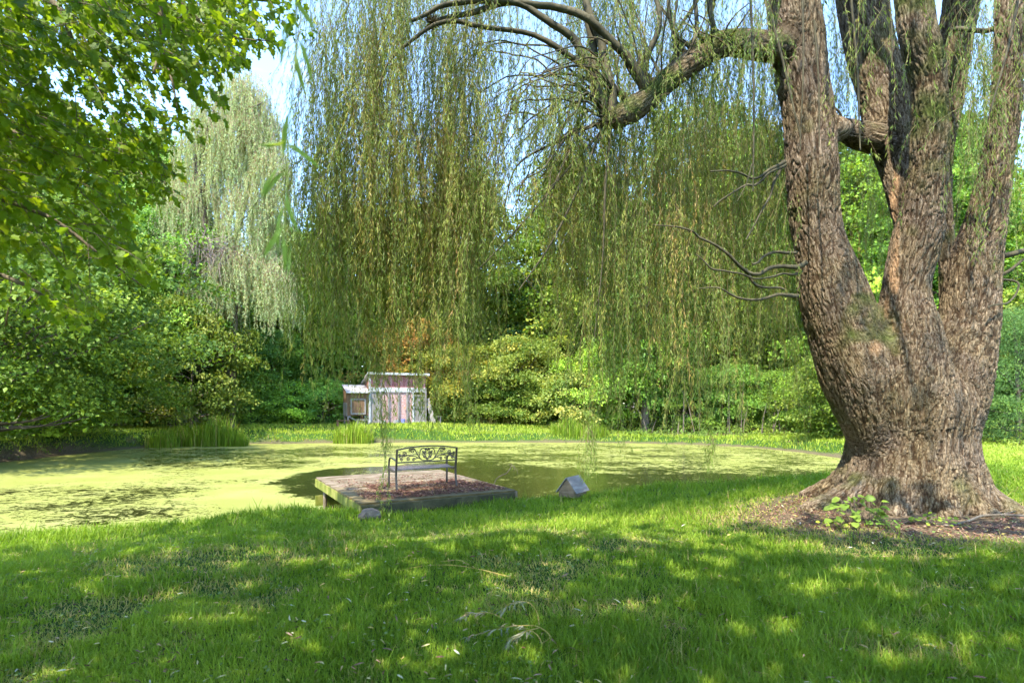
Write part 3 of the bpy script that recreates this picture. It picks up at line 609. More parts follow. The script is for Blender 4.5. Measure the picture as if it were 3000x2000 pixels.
for c, r, q in AX:
    ds = np.r_[0, np.cumsum(np.linalg.norm(np.diff(c, axis=0), axis=1))]; s0 = c[0, 2] if q not in (6, 7) else 0
    tg = nrm(np.gradient(c, axis=0)); rm = float(np.median(r))
    idx = np.empty(nv, int)
    for s in range(0, nv, 20000):
        d_ = ((co_[s:s + 20000, None] - c[None])**2).sum(-1); idx[s:s + 20000] = d_.argmin(1)
    o_ = co_ - c[idx]; al = (o_ * tg[idx]).sum(-1, keepdims=True); per = o_ - al * tg[idx]; dist = np.linalg.norm(o_, axis=1)
    pl_ = np.linalg.norm(per, axis=1, keepdims=True); u_ = per * np.minimum(1, r[idx][:, None] / np.maximum(pl_, 1e-6))
    if q in (1, 2, 3, 4, 5): u_ = u_ + (c[12 if q < 3 or q == 4 else 0] - AX[0][0][40]) * [1, 1, 0]
    kx, ky = (0, 1) if abs(tg[:, 2]).mean() > .5 else (1, 2)
    ext = np.maximum(0, np.linalg.norm(per, axis=1) - r[idx] * 1.1)
    bc = np.stack([u_[:, kx] + q * 3.1 * 0, u_[:, ky], s0 + ds[idx] + al[:, 0] - ext * 1.0], -1)
    wt = np.exp(-np.clip(dist / r[idx] - .95, 0, 9) * 9) + 1e-12
    best += bc * wt[:, None]; wsum += wt
    dd = dist / r[idx]; sid = np.where(dd < bd, q, sid); bd = np.minimum(bd, dd)
bk = best / wsum[:, None]
big = np.isin(sid, (0,)); 
fr = np.where(big, 22.0, 25.0)[:, None]
wq = co_ * 3.1; warp = np.stack([fbm(wq, 3, 40), fbm(wq, 3, 50), fbm(wq, 2, 60)], -1)
q0 = bk + warp * np.array([.017, .017, .05]); sl = .35 * np.sin(bk[:, 2] * 1.3 + 2)[:, None]
qa = (q0 * np.array([1, 1, .085])) * fr; qa[:, :2] += (q0[:, 2:3] * fr * .13)
qb = (q0 * np.array([1, 1, .095])) * fr * 1.15 + 11.3; qb[:, :2] -= (q0[:, 2:3] * fr * .13)
h1 = sst(.0, .30, np.abs(vn(qa, 5))); h2 = sst(.0, .30, np.abs(vn(qb, 6))); h3 = sst(.0, .22, np.abs(vn(qa * 2.1 + 4.1, 8)))
hb = np.minimum(h1, h2) * (.72 + .28 * h3)
fine = vn(bk * np.array([70, 70, 30]), 9) * .5 + vn(co_ * 55, 10) * .5
amp = np.where(big, .030, .023) * np.where(np.isin(sid, (6, 7)), .55, 1)
lump = fbm(co_ * 1.4, 2, 70) * .018 + vn(bk * np.array([4.2, 4.2, .35]), 71) * np.where(big, .036, .016)
co2 = co_ + no_ * ((hb - .7) * amp + fine * .003 + lump)[:, None]
tme.vertices.foreach_set('co', co2.astype(np.float32).ravel())
def attr(me, nme, val, typ='FLOAT'):
    a = me.attributes.new(nme, typ, 'POINT'); a.data.foreach_set('vector' if typ == 'FLOAT_VECTOR' else 'value', np.ascontiguousarray(val, np.float32).ravel())
attr(tme, 't', hb); attr(tme, 'bk', bk, 'FLOAT_VECTOR')
pu = 1500 + F * co_[:, 0] / co_[:, 1]; pv = 1180 - F * (co_[:, 2] - EYE) / co_[:, 1]
frt = (no_[:, 1] < .25)
def pat(x0, x1, y0, y1, e=8): return sst(x0 - e, x0 + e, pu) * sst(x1 + e, x1 - e, pu) * sst(y0 - 25, y0 + 25, pv) * sst(y1 + 25, y1 - 25, pv) * frt
wn = .5 * vn(co_ * np.array([9, 9, 2]), 90)
wood = np.clip(pat(2602 , 2634, 560, 860) + pat(2618, 2640, 470, 560) + .8 * pat(2590, 2606, 780, 930) + .8 * pat(2610, 2655, 920, 990) + .9 * pat(2548, 2590, 1000, 1040) * .8 + .6 * pat(2690, 2712, 1190, 1300) + wn - .35, 0, 1)
wood *= (wood > .15)
moss = np.clip(pat(2470, 2585, 850, 1010, 30) * 1.1 + pat(2585, 2640, 960, 1080, 20) * .6 + (sid == 6) * (no_[:, 2] > -.4) * .8 + (sid == 2) * sst(640, 420, pv) * .85 + .9 * fbm(co_ * 2.5, 3, 95) - .35, 0, 1)
attr(tme, 'wood', wood); attr(tme, 'moss', moss)
m, t = new_mat('willow_bark'); l = t.links.new
at = N(t, 'ShaderNodeAttribute', attribute_name='bk'); ah = N(t, 'ShaderNodeAttribute', attribute_name='t'); aw = N(t, 'ShaderNodeAttribute', attribute_name='wood'); am = N(t, 'ShaderNodeAttribute', attribute_name='moss')
mpp = N(t, 'ShaderNodeMapping'); mpp.inputs['Scale'].default_value = (1, 1, .3); l(at.outputs['Vector'], mpp.inputs[0])
q1_ = N(t, 'ShaderNodeTexNoise'); q1_.inputs['Scale'].default_value = 55; q1_.inputs['Detail'].default_value = 8; q1_.inputs['Roughness'].default_value = .7; l(mpp.outputs[0], q1_.inputs[0])
q2_ = N(t, 'ShaderNodeTexNoise'); q2_.inputs['Scale'].default_value = 1.7; q2_.inputs['Detail'].default_value = 4; l(at.outputs['Vector'], q2_.inputs[0])
rf = ramp(t, [(.28, (.26, .19, .125)), (.5, (.44, .335, .235)), (.72, (.58, .47, .35))]); l(q1_.outputs[0], rf.inputs[0])
r2_ = ramp(t, [(.35, (1.15, .88, .66)), (.62, (1.08, 1.0, .90))]); l(q2_.outputs[0], r2_.inputs[0])
def mix(a, b_, f, mode='MIX'):
    q = N(t, 'ShaderNodeMix', data_type='RGBA', blend_type=mode)
    for k, v in (('A', a), ('B', b_), ('Factor', f)):
        if isinstance(v, tuple): q.inputs[k].default_value = (*v, 1)
        elif isinstance(v, (int, float)): q.inputs[k].default_value = v
        else: l(v, q.inputs[k])
    return q.outputs['Result']
rh = ramp(t, [(0, (.26, .21, .17)), (.4, (.9, .9, .9)), (1, (1.1, 1.1, 1.1))]); l(ah.outputs['Fac'], rh.inputs[0])
def crack(sc, st):
    mm = N(t, 'ShaderNodeMapping'); mm.inputs['Scale'].default_value = (1, 1, st); l(at.outputs['Vector'], mm.inputs[0])
    k_ = N(t, 'ShaderNodeTexNoise'); k_.inputs['Scale'].default_value = sc; k_.inputs['Detail'].default_value = 3; k_.inputs['Distortion'].default_value = .6; l(mm.outputs[0], k_.inputs[0])
    s_ = N(t, 'ShaderNodeMath', operation='SUBTRACT'); s_.inputs[1].default_value = .5; l(k_.outputs[0], s_.inputs[0])
    a_ = N(t, 'ShaderNodeMath', operation='ABSOLUTE'); l(s_.outputs[0], a_.inputs[0])
    m_ = N(t, 'ShaderNodeMath', operation='MULTIPLY', use_clamp=True); m_.inputs[1].default_value = 11; l(a_.outputs[0], m_.inputs[0]); return m_.outputs[0]
ck = N(t, 'ShaderNodeMath', operation='MINIMUM'); l(crack(27, .07), ck.inputs[0]); l(crack(39, .11), ck.inputs[1])
rk = ramp(t, [(0, (.34, .28, .24)), (.4, (.95, .95, .95)), (1, (1.08, 1.08, 1.08))]); l(ck.outputs[0], rk.inputs[0])
c1 = mix(mix(mix(rf.outputs[0], r2_.outputs[0], 1, 'MULTIPLY'), rh.outputs[0], 1, 'MULTIPLY'), rk.outputs[0], 1, 'MULTIPLY')
c2 = mix(c1, (.065, .085, .018), am.outputs['Fac']); rw = ramp(t, [(.3, (.30, .16, .08)), (.6, (.52, .33, .18)), (.75, (.62, .46, .30))]); l(q1_.outputs[0], rw.inputs[0])
c3 = mix(c2, rw.outputs[0], aw.outputs['Fac'])
p = N(t, 'ShaderNodeBsdfPrincipled'); p.inputs['Roughness'].default_value = .9; p.inputs['Specular IOR Level'].default_value = .15
b = N(t, 'ShaderNodeBump'); b.inputs['Strength'].default_value = .9; b.inputs['Distance'].default_value = .012; o = N(t, 'ShaderNodeOutputMaterial')
b2 = N(t, 'ShaderNodeBump'); b2.inputs['Strength'].default_value = 1; b2.inputs['Distance'].default_value = .018; l(ck.outputs[0], b2.inputs['Height']); l(b2.outputs[0], b.inputs['Normal'])
l(q1_.outputs[0], b.inputs['Height']); l(b.outputs[0], p.inputs['Normal']); l(c3, p.inputs['Base Color']); l(p.outputs[0], o.inputs[0])
M_WBARK = m
tme.materials.clear(); tme.materials.append(m)
for p_ in (0,): tme.polygons.foreach_set('use_smooth', np.full(len(tme.polygons), True))
willow = thing('willow_tree', (WX, WY, GB), 'huge old weeping willow with several stems and hanging curtains on the near bank', 'tree')
wo_ = link('trunk', tme, willow)
def under(o, root):                    # world-space mesh kept in place under an unrotated root at another location
    o.parent = root; o.matrix_parent_inverse = Matrix.Translation(-root.location); return o
under(wo_, willow)

# ------------------------------------------------------------------ willow branches
M_WBR = noise_mat('willow_branch', [(.3, (.035, .03, .016)), (.55, (.075, .065, .034)), (.75, (.13, .11, .065))], scale=9, bump=.5, dist=.008)
mb = MB(); SHOOT = []
def br(rows, n=8, k=26, wig=.0):
    q = smoothline(pl(rows), k)
    if wig: q[:, :3] += wig * np.stack([fbm(q[:, :3] * 2.3, 2, s) for s in (1, 2, 3)], -1)
    if rows[0][2] >= 12:                # the thick limbs are parts of their own
        m2_ = MB(); tubes(m2_, q[None, :, :3], np.maximum(q[None, :, 3], .003), n); under(m2_.build('bough', M_WBR, None, True), willow); return q
    tubes(mb, q[None, :, :3], np.maximum(q[None, :, 3], .003), n)
    return q
KN = 7.9
br([(1890, 275, 17, 8.1), (1862, 205, 14, 8.0), (1790, 118, 12.5, 7.9), (1720, 58, 11.5, 7.8), (1640, 28, 10.5, 7.8), (1560, 14, 10, 7.7), (1480, 8, 10, 7.7), (1400, 32, 8, 7.6), (1330, 50, 7, 7.6), (1268, 66, 6, 7.6)], 10, wig=.03)
br([(1765, 330, 15, KN), (1728, 205, 13, 7.8), (1685, 125, 12, 7.8), (1605, 60, 10, 7.7), (1530, 15, 9, 7.7), (1440, 2, 10, 7.6), (1330, 12, 8, 7.5), (1200, 60, 5, 7.5)], 10, wig=.03)
br([(1838, 290, 12, 8.0), (1760, 228, 10, 7.9), (1680, 172, 9, 7.8), (1600, 118, 8, 7.7), (1540, 92, 7, 7.7), (1440, 80, 7, 7.6), (1280, 70, 6, 7.5), (1200, 118, 5, 7.5), (1130, 190, 3, 7.5), (1100, 300, 2, 7.5)], wig=.02)
br([(1792, 335, 17, KN), (1787, 250, 15, 7.9), (1768, 150, 13, 7.9), (1732, 50, 11, 7.9), (1690, -80, 9, 7.9)], 10, wig=.03)
br([(1770, 335, 15, KN), (1750, 255, 14, 8), (1745, 180, 12, 8), (1725, 80, 11, 8), (1712, -80, 9, 8)], 10, wig=.03)
br([(1890, 275, 16, 8.2), (1885, 200, 11, 8.2), (1930, 90, 8, 8.2), (1915, -60, 6, 8.2)], wig=.03)
br([(2020, 185, 9, 8.3), (1992, 130, 7, 8.3), (1965, 60, 5, 8.2), (1955, -80, 4, 8.2)]); br([(2022, 180, 9, 8.3), (2040, 95, 7, 8.3), (2028, -60, 5, 8.3)])
br([(2100, 115, 9, 8.4), (2085, 50, 6, 8.3), (2078, -60, 4, 8.3)]); br([(1990, 205, 8, 8.3), (1975, 120, 5, 8.3), (1990, -50, 4, 8.3)])
for i in range(34):                    # shoots that fan out of the knot and arch over
    a = random.uniform(R(100), R(232)); ln = random.uniform(180, 480) * (1 if a < R(200) else .7)
    ex, ey = 1785 + ln * math.cos(a), 335 - ln * math.sin(a) * (.75 if a < R(180) else 1)
    s = random.uniform(.02, .2); sx, sy = 1775 + s * 260, 345 - s * 190
    up = random.uniform(20, 110); d1 = KN + random.uniform(-1.1, .9)
    drop = random.uniform(40, 240)
    q_ = br([(sx, sy, random.uniform(2.5, 5.5), KN + s), (sx * .6 + ex * .4, sy * .6 + ey * .4 - up, 2.8, (KN + d1) / 2), (ex, ey, 1.8, d1), (ex - random.uniform(20, 120), ey + drop, .9, d1)], 5, 24, .09); SHOOT.append(q_)
for i in range(26):                    # shoots rising off the upper side of the limb
    s = random.random(); sx, sy = 1880 + 260 * s, 285 - 165 * s ** .8
    ex = sx + random.uniform(-160, 90); ey = random.uniform(-60, 120); d1 = 8.2 + random.uniform(-.6, .6)
    q_ = br([(sx, sy, random.uniform(3, 5), 8.1 + .3 * s), ((sx + ex) / 2 + random.uniform(-30, 30), (sy + ey) / 2, 2.6, (8.2 + d1) / 2), (ex, ey, 1.6, d1)], 5, 12, .04); SHOOT.append(q_[:, :])
for rows in ([(1780, 365, 5, KN), (1660, 500, 4, 7.7), (1560, 620, 3.4, 7.6), (1455, 735, 2.2, 7.5), (1400, 790, 1, 7.5)], [(1770, 360, 5, KN), (1690, 560, 4, 7.6), (1610, 720, 3, 7.5), (1520, 850, 1.6, 7.4)],
             [(1768, 355, 5, KN), (1620, 420, 4, 7.8), (1520, 480, 3, 7.7), (1470, 640, 1.6, 7.6)], [(1790, 372, 5, KN), (1775, 520, 4, 7.8), (1765, 760, 2.5, 7.8), (1740, 1000, 1.2, 7.8)]): br(rows, 6)
for rows in ([(2356, 768, 8, 8.45), (2290, 790, 6, 8.3), (2210, 790, 5.5, 8.2), (2130, 750, 4.5, 8.1), (2060, 695, 3.5, 8.1), (1990, 665, 2.5, 8), (1920, 655, 1.5, 8)],
             [(2350, 860, 7, 8.45), (2290, 875, 5, 8.3), (2220, 878, 4, 8.2), (2150, 858, 3, 8.1), (2060, 835, 1.5, 8)], [(2350, 790, 4, 8.45), (2280, 815, 3, 8.3), (2190, 800, 2.5, 8.1), (2090, 790, 3, 8), (2040, 750, 1.5, 8)],
             [(2330, 740, 5, 8.45), (2275, 745, 4, 8.3), (2210, 760, 3, 8.2)], [(2300, 480, 6, 8.4), (2240, 520, 4, 8.3), (2160, 560, 3, 8.2), (2100, 600, 2, 8.2)], [(2300, 470, 6, 8.4), (2250, 505, 4, 8.3), (2160, 508, 3, 8.2), (2080, 510, 2, 8.2)],
             [(2195, 780, 5, 8.2), (2230, 830, 4, 8.2), (2290, 860, 3, 8.3)],
             [(2290, 470, 6, 8.5), (2240, 600, 3, 8.4), (2170, 690, 2, 8.3)], [(2920, 758, 9, 8.8), (2980, 745, 8, 8.7), (3060, 735, 6, 8.6)], [(2905, 812, 6, 8.7), (2950, 800, 5, 8.6), (3000, 770, 4, 8.5), (3050, 730, 3, 8.5)],
             [(2905, 815, 4, 8.6), (2985, 830, 3, 8.5), (2960, 880, 2.5, 8.4), (2900, 900, 2, 8.2)], [(2500, 375, 4, 9), (2440, 300, 3, 8.9), (2400, 240, 2, 8.9)], [(2490, 380, 4, 9), (2440, 330, 3, 8.9), (2430, 300, 2, 8.9)],
             [(2960, 90, 9, 9), (2870, 85, 7, 9), (2790, 80, 6, 9.2)]): br(rows, 7, 30, .07)
for x0, y0, x1, y1, r_ in ((2198, -40, 2206, 560, 4), (2230, -40, 2330, 340, 5), (2330, 340, 2345, 440, 3), (2350, -40, 2345, 400, 3), (2490, -40, 2520, 440, 4), (2990, -40, 2900, 330, 4), (2385, 60, 2400, 430, 3), (2600, -40, 2612, 200, 3), (2203, 480, 2160, 590, 2)):
    br([(x0, y0, r_, 7.4), ((x0 + x1) / 2 + 6, (y0 + y1) / 2, r_ * .8, 7.4), (x1, y1, r_ * .5, 7.4)], 6)
under(mb.build('branches', M_WBR, None, True), willow)
mb = MB(); c = P(1268, 66, 7.55)
an = nrm(rng.normal(0, 1, (70, 3))); tubes(mb, c + an[:, None] * np.linspace(.01, .11, 4)[None, :, None], np.linspace(.014, .004, 4)[None].repeat(70, 0), 4)
under(mb.build('twig_knot', M_TWIG, None), willow)

# ------------------------------------------------------------------ hanging foliage
def strands(mb, top, L_, lean, spacing, ll, lw, tb, rad=.0022, K=16, spread=.58, wob=.16, leaf0=.03, tw=.95, fall=0):
    """top (N,3), L_ (N,), lean (N,2)"""
    n_ = len(top); s = np.linspace(0, 1, K)
    ph = rng.uniform(0, 50, n_)
    path = np.empty((n_, K, 3)); cur = (1 - np.exp(-3.2 * s))
    path[..., 0] = top[:, None, 0] + lean[:, 0:1] * cur; path[..., 1] = top[:, None, 1] + lean[:, 1:2] * cur
    path[..., 2] = top[:, None, 2] - L_[:, None] * s
    for a_ in (0, 1):
        path[..., a_] += wob * vn(np.stack([path[..., 2] * .9, np.broadcast_to(ph[:, None], (n_, K)), np.full((n_, K), a_ * 9.)], -1), 3) * np.minimum(1, s * 3)
        path[..., a_] += wob * .22 * vn(np.stack([path[..., 2] * 3.7, np.broadcast_to(ph[:, None] * 3, (n_, K)), np.full((n_, K), a_ * 7.)], -1), 4) * np.minimum(1, s * 4)
    tubes(mb, path, np.linspace(rad * 1.5, rad * .5, K)[None].repeat(n_, 0), 3, tw)
    cnt = np.maximum(2, (L_ * (1 - leaf0) / spacing)).astype(int); tot = cnt.sum(); sid_ = np.repeat(np.arange(n_), cnt)
    u_ = leaf0 + (1 - leaf0) * rng.uniform(0, 1, tot)
    f_ = u_ * (K - 1); i_ = np.minimum(f_.astype(int), K - 2); w_ = (f_ - i_)[:, None]
    pos = path[sid_, i_] * (1 - w_) + path[sid_, i_ + 1] * w_
    pos = pos + rng.normal(0, ll * .16, pos.shape)
    tg = nrm(path[sid_, i_ + 1] - path[sid_, i_]); a_ = rng.uniform(0, 6.283, tot)
    out = np.stack([np.cos(a_), np.sin(a_), np.zeros(tot)], -1)
    d_ = tg * rng.uniform(.55, 1, tot)[:, None] + out * (spread * rng.uniform(.3, 1, tot))[:, None] - [0, 0, .15]
    nn = rng.normal(0, 1, (tot, 3))
    leaves(mb, pos, d_, nn, rng.uniform(ll * .6, ll * 1.15, tot), rng.uniform(lw * .75, lw * 1.2, tot), np.clip(tb[sid_] + rng.normal(0, .09, tot), 0, .89))
CURT = [(915, 1110, 7.6, 9.4, 450, 750, 980, 1140, 24, 6, .38), (1100, 1460, 7.6, 9.4, 450, 750, 980, 1160, 15, 6, .5), (1640, 2000, 8, 10.5, 420, 750, 1000, 1250, 22, 6, .6),
    (1640, 2340, 8, 11, 700, 900, 1180, 1330, 10, 7, .35), (900, 1460, 8, 9.4, 600, 800, 1100, 1230, 8, 7, .4), (2700, 3000, 10, 12, -120, 200, 420, 700, 12, 6, .4), (2400, 2640, 10.5, 12, -150, 100, 350, 600, 12, 6, .4),
    (2000, 2360, 9, 11.5, 450, 800, 1080, 1290, 26, 6, .45), (1640, 2300, 10, 12, 150, 400, 800, 1150, 26, 6, .5),
      # px0 px1 d0 d1 ytop0 ytop1 ybot0 ybot1 bunches per tone
    (912, 1010, 7.6, 9.2, -80, 350, 860, 1070, 15, 7, .42), (990, 1100, 7.4, 9.6, -120, 420, 900, 1110, 12, 8, .5), (1085, 1125, 8.0, 8.8, 100, 600, 1120, 1300, 5, 6, .45),
    (1120, 1220, 7.4, 9.6, -150, 420, 950, 1140, 12, 8, .52), (1205, 1255, 8, 9, 250, 600, 1160, 1285, 4, 6, .5), (1245, 1365, 7.6, 9.6, -150, 420, 950, 1120, 17, 8, .52), (1340, 1460, 7.6, 9.4, -100, 500, 950, 1100, 14, 8, .55),
    (925, 1500, 7.4, 10, -260, 0, 260, 800, 42, 7, .40), (920, 1110, 7.4, 10, 200, 560, 700, 980, 14, 7, .35), (1100, 1460, 7.4, 10, 250, 600, 700, 1000, 24, 7, .5),
    (1500, 1640, 8, 10.5, 200, 520, 560, 900, 4, 5, .45), (1640, 1800, 8, 9.8, 330, 480, 900, 1180, 16, 8, .62), (1714, 1738, 7.8, 8.2, 420, 600, 1330, 1400, 2, 7, .35),
    (1790, 1960, 8, 10.8, 200, 450, 950, 1240, 17, 8, .64), (1950, 2150, 8.6, 11.2, 120, 420, 1050, 1290, 20, 8, .55), (2060, 2118, 8.8, 9.6, 500, 700, 1300, 1400, 3, 7, .3), (1885, 1920, 8.6, 9.6, 500, 700, 1230, 1330, 2, 6, .3),
    (2150, 2360, 9.6, 12, 0, 380, 950, 1240, 22, 8, .5), (2330, 2620, 10.5, 13, -60, 500, 800, 1080, 22, 7, .5), (1800, 2300, 8.9, 11, -280, 0, 180, 520, 24, 5, .45), (1500, 1850, 8.2, 10.5, -280, 0, 150, 420, 34, 6, .42), (1800, 2250, 9, 10.5, -200, 60, 150, 420, 12, 6, .4),
    (2190, 2260, 6.6, 7.6, -80, 60, 220, 520, 4, 5, .3), (2500, 2620, 7, 7.8, -60, 60, 250, 460, 4, 4, .3), (2820, 3120, 7.2, 10, -120, 260, 420, 860, 22, 6, .28), (2850, 2905, 7.2, 8, 250, 450, 560, 640, 2, 4, .1),
    (2720, 2790, 9.8, 11, -100, 250, 450, 750, 4, 6, .3), (2900, 3150, 10, 13, 200, 600, 850, 1000, 6, 5, .4)]
mbw = MB()
def curtain(rows, mbw):
    for x0, x1, d0, d1, a0, a1, b0, b1, nb_, per, tone in rows:
        bx_ = rng.uniform(x0, x1, nb_); bd_ = rng.uniform(d0, d1, nb_); bt = rng.uniform(a0, a1, nb_); bb = rng.uniform(b0, b1, nb_); tn = np.clip(tone - .12 + rng.normal(0, .20, nb_), .02, .8)
        i_ = np.repeat(np.arange(nb_), int(per * 1.15)); n_ = len(i_)
        sp = rng.normal(0, 1, (n_, 2)) * np.array([.12, .2])
        dd = bd_[i_]; top = np.stack([(bx_[i_] - 1500) * dd / F, dd, EYE - (bt[i_] + rng.uniform(-90, 90, n_) - 1180) * dd / F], -1); top[:, :2] += sp
        Lm = (bb - bt)[i_] * dd / F * (1.04 - .62 * rng.uniform(0, 1, n_))
        lean = rng.normal(0, .28, (n_, 2)) + np.array([-.08, 0])
        strands(mbw, top, np.maximum(Lm, .5), lean, .025, .095, .0100, tn[i_] + rng.normal(0, .06, n_))
curtain(CURT, mbw)
for x_, d_, y0_, y1_ in ((1108, 8.4, 1050, 1350), (1112, 8.5, 1200, 1560), (1285, 8.4, 1080, 1290), (1382, 8.4, 1050, 1295), (1355, 8.6, 1050, 1285), (1232, 8.3, 1050, 1270), (1728, 7.9, 1250, 1420), (2090, 9, 1280, 1390), (2175, 9.5, 1150, 1300), (1815, 8.8, 1100, 1290), (930, 8.5, 950, 1180)):
    k = 8 if x_ in (1108, 1285, 1382, 1728, 2090, 1232) else 3; strands(mbw, np.repeat(P(x_, y0_, d_)[None], k, 0) + rng.normal(0, .03, (k, 3)), np.full(k, (y1_ - y0_) * d_ / F) * rng.uniform(.7, 1, k), rng.normal(0, .05, (k, 2)), .022, .09, .013, np.full(k, .3))
sh = np.concatenate([q_[len(q_) // 3:, :3] for q_ in SHOOT]); ns = 620; top = sh[rng.integers(0, len(sh), ns)]
strands(mbw, top, rng.uniform(.2, 1.25, ns), rng.normal(0, .25, (ns, 2)), .021, .092, .0105, np.clip(rng.normal(.32, .15, ns), 0, .8), K=9)
nk = 110; s_ = rng.uniform(0, 1, nk); lim = smoothline(STEMS[6], 40)[:, :3]; top = lim[(8 + s_ * 31).astype(int)] + rng.normal(0, .10, (nk, 3)) + [0, 0, .05]
strands(mbw, top, rng.uniform(.15, .9, nk) ** 1.5 + .12, rng.normal(0, .22, (nk, 2)), .012, .075, .011, np.clip(rng.normal(.3, .15, nk), 0, .8), K=8)
under(mbw.build('hanging_foliage', M_WIL, None), willow)
# the high crown above the frame: arching limbs and strands, it shades trunk and lawn
mbc = MB(); mbl = MB(); n_ = 520
a = rng.uniform(0, 6.283, n_); rr = 6.4 * np.sqrt(rng.uniform(0.02, 1, n_)); cx, cyy = 3.6 + rr * np.cos(a) * 1.15, 8.2 + rr * np.sin(a) * .9
top = np.stack([cx, cyy, 10.4 + 3.6 * np.sqrt(np.clip(1 - (rr / 7)**2, 0, 1)) + rng.uniform(-.6, .6, n_)], -1)
zlim = EYE + .72 * np.maximum(top[:, 1], 0) + .2
k = (top[:, 2] - zlim > .7); top = top[k]; zlim = zlim[k]
strands(mbc, top, np.minimum(top[:, 2] - zlim, rng.uniform(1.5, 4, len(top))), rng.normal(0, .5, (len(top), 2)), .085, .17, .04, np.clip(rng.normal(.4, .15, len(top)), 0, .85), K=8)
under(mbc.build('upper_crown', M_WIL, None), willow)
for i in range(40):
    a = random.uniform(0, 6.283); r_ = random.uniform(2, 6.5); s_ = random.choice(STEMS[1:5])[-1]; e_ = np.array([3.6 + r_ * math.cos(a) * 1.1, 8.2 + r_ * math.sin(a) * .9, random.uniform(11, 13)])
    mid = (s_[:3] + e_) / 2 + (0, 0, 1.2); q = smoothline([s_[:3], mid, e_], 12); tubes(mbl, q[None], np.linspace(.13, .03, 12)[None], 7)
under(mbl.build('upper_limbs', M_WBR, None, True), willow)

# one more willow spray hanging close to the lens at the left
spray = thing('willow_spray', P(850, -200, 1.35), 'blurred willow twig hanging close to the camera, left of the willow curtain', 'twig')
mb = MB(); q = smoothline([P(850, -240, 1.35), P(868, 100, 1.35), P(846, 400, 1.35), P(836, 620, 1.35), P(830, 700, 1.35)], 22); tubes(mb, q[None], np.linspace(.0022, .001, 22)[None], 6, .6)
rows = [(868, 60, -.5, -1), (872, 110, .35, -1), (862, 150, .2, -1), (846, 330, -.25, -1), (842, 410, -1, -.12), (842, 420, .8, -.6), (838, 500, -.7, -.8), (838, 560, .3, -.9), (832, 600, -.25, -1), (832, 660, -.65, -1), (834, 670, .12, -1), (828, 690, .05, -1), (866, 20, -.4, -1), (864, 0, .6, -.9), (838, 480, -.6, -.9)]
pos = np.array([P(a_, b_, 1.35) for a_, b_, _, _ in rows]); d_ = np.array([(c_, rng.uniform(-.3, .3), e_) for _, _, c_, e_ in rows])
leaves(mb, pos, d_, rng.normal(0, .5, (len(rows), 3)) + [0, -1, .2], rng.uniform(.075, .12, len(rows)), .0125, rng.uniform(.1, .4, len(rows)), OVAL)
o = mb.build('leafy_twig', M_WIL); o.color = (1.5, 1.6, 1.9, 1); under(o, spray)

# ------------------------------------------------------------------ maple whose boughs reach in from the left
MPX = np.array([(-200, -150), (850, -150), (880, 60), (745, 130), (730, 210), (640, 250), (700, 330), (590, 420), (520, 430), (560, 560), (480, 610), (400, 620), (470, 800), (380, 860), (330, 850), (230, 1000), (150, 960), (60, 900), (-100, 960), (-300, 900)], float)
maple = thing('maple_tree', (-8.2, 2.2, gz(-8.2, 2.2)), 'maple reaching in overhead with big lobed yellow-green leaves, upper left', 'tree')
mbr = MB(); mlf = MB()
BOUGH = [[(-500, -100, 22, 5.5), (-100, -60, 14, 5.8), (170, 20, 9, 5.9), (215, 130, 6, 5.9), (280, 250, 4, 5.8), (380, 340, 2, 5.7)], [(-500, -300, 22, 5.2), (100, -260, 15, 5.4), (430, -120, 10, 5.5), (470, 40, 8, 5.5), (474, 130, 6, 5.5), (448, 215, 3, 5.4)],
         [(474, 130, 5, 5.5), (500, 220, 4, 5.5), (520, 320, 2, 5.4)], [(430, -120, 8, 5.5), (520, 0, 6, 5.8), (600, 75, 4, 5.9), (700, 112, 3, 6), (790, 120, 1.5, 6)], [(-500, 150, 22, 5.6), (-60, 320, 12, 5.9), (100, 420, 7, 6), (250, 462, 5, 6.1), (400, 480, 3, 6.2), (490, 520, 1.5, 6.2)],
         [(-500, 380, 20, 5.4), (-60, 560, 10, 5.6), (150, 640, 6, 5.7), (300, 750, 4, 5.8), (420, 840, 1.5, 5.9)], [(-500, 600, 16, 5.3), (-60, 780, 8, 5.4), (100, 850, 5, 5.4), (230, 940, 2, 5.5)], [(-500, 20, 18, 6.8), (-60, 100, 10, 7), (120, 250, 6, 7), (330, 420, 4, 7), (480, 580, 2, 7)],
         [(-500, -400, 20, 6.6), (200, -200, 12, 6.8), (560, -80, 8, 7), (700, -10, 4, 7), (840, 10, 2, 7)]]
MPX2 = np.array([(560, -150), (1000, -150), (960, 40), (900, 130), (800, 160), (700, 200), (600, 160)], float)
bl = []
for rows in BOUGH:
    q = smoothline(pl(rows), 30); m2_ = MB(); tubes(m2_, q[None, :, :3], np.maximum(q[None, :, 3], .004), 8); bl.append(q[6:, :3]); under(m2_.build('bough', M_TWIG, None, True), maple)
bl = np.concatenate(bl)
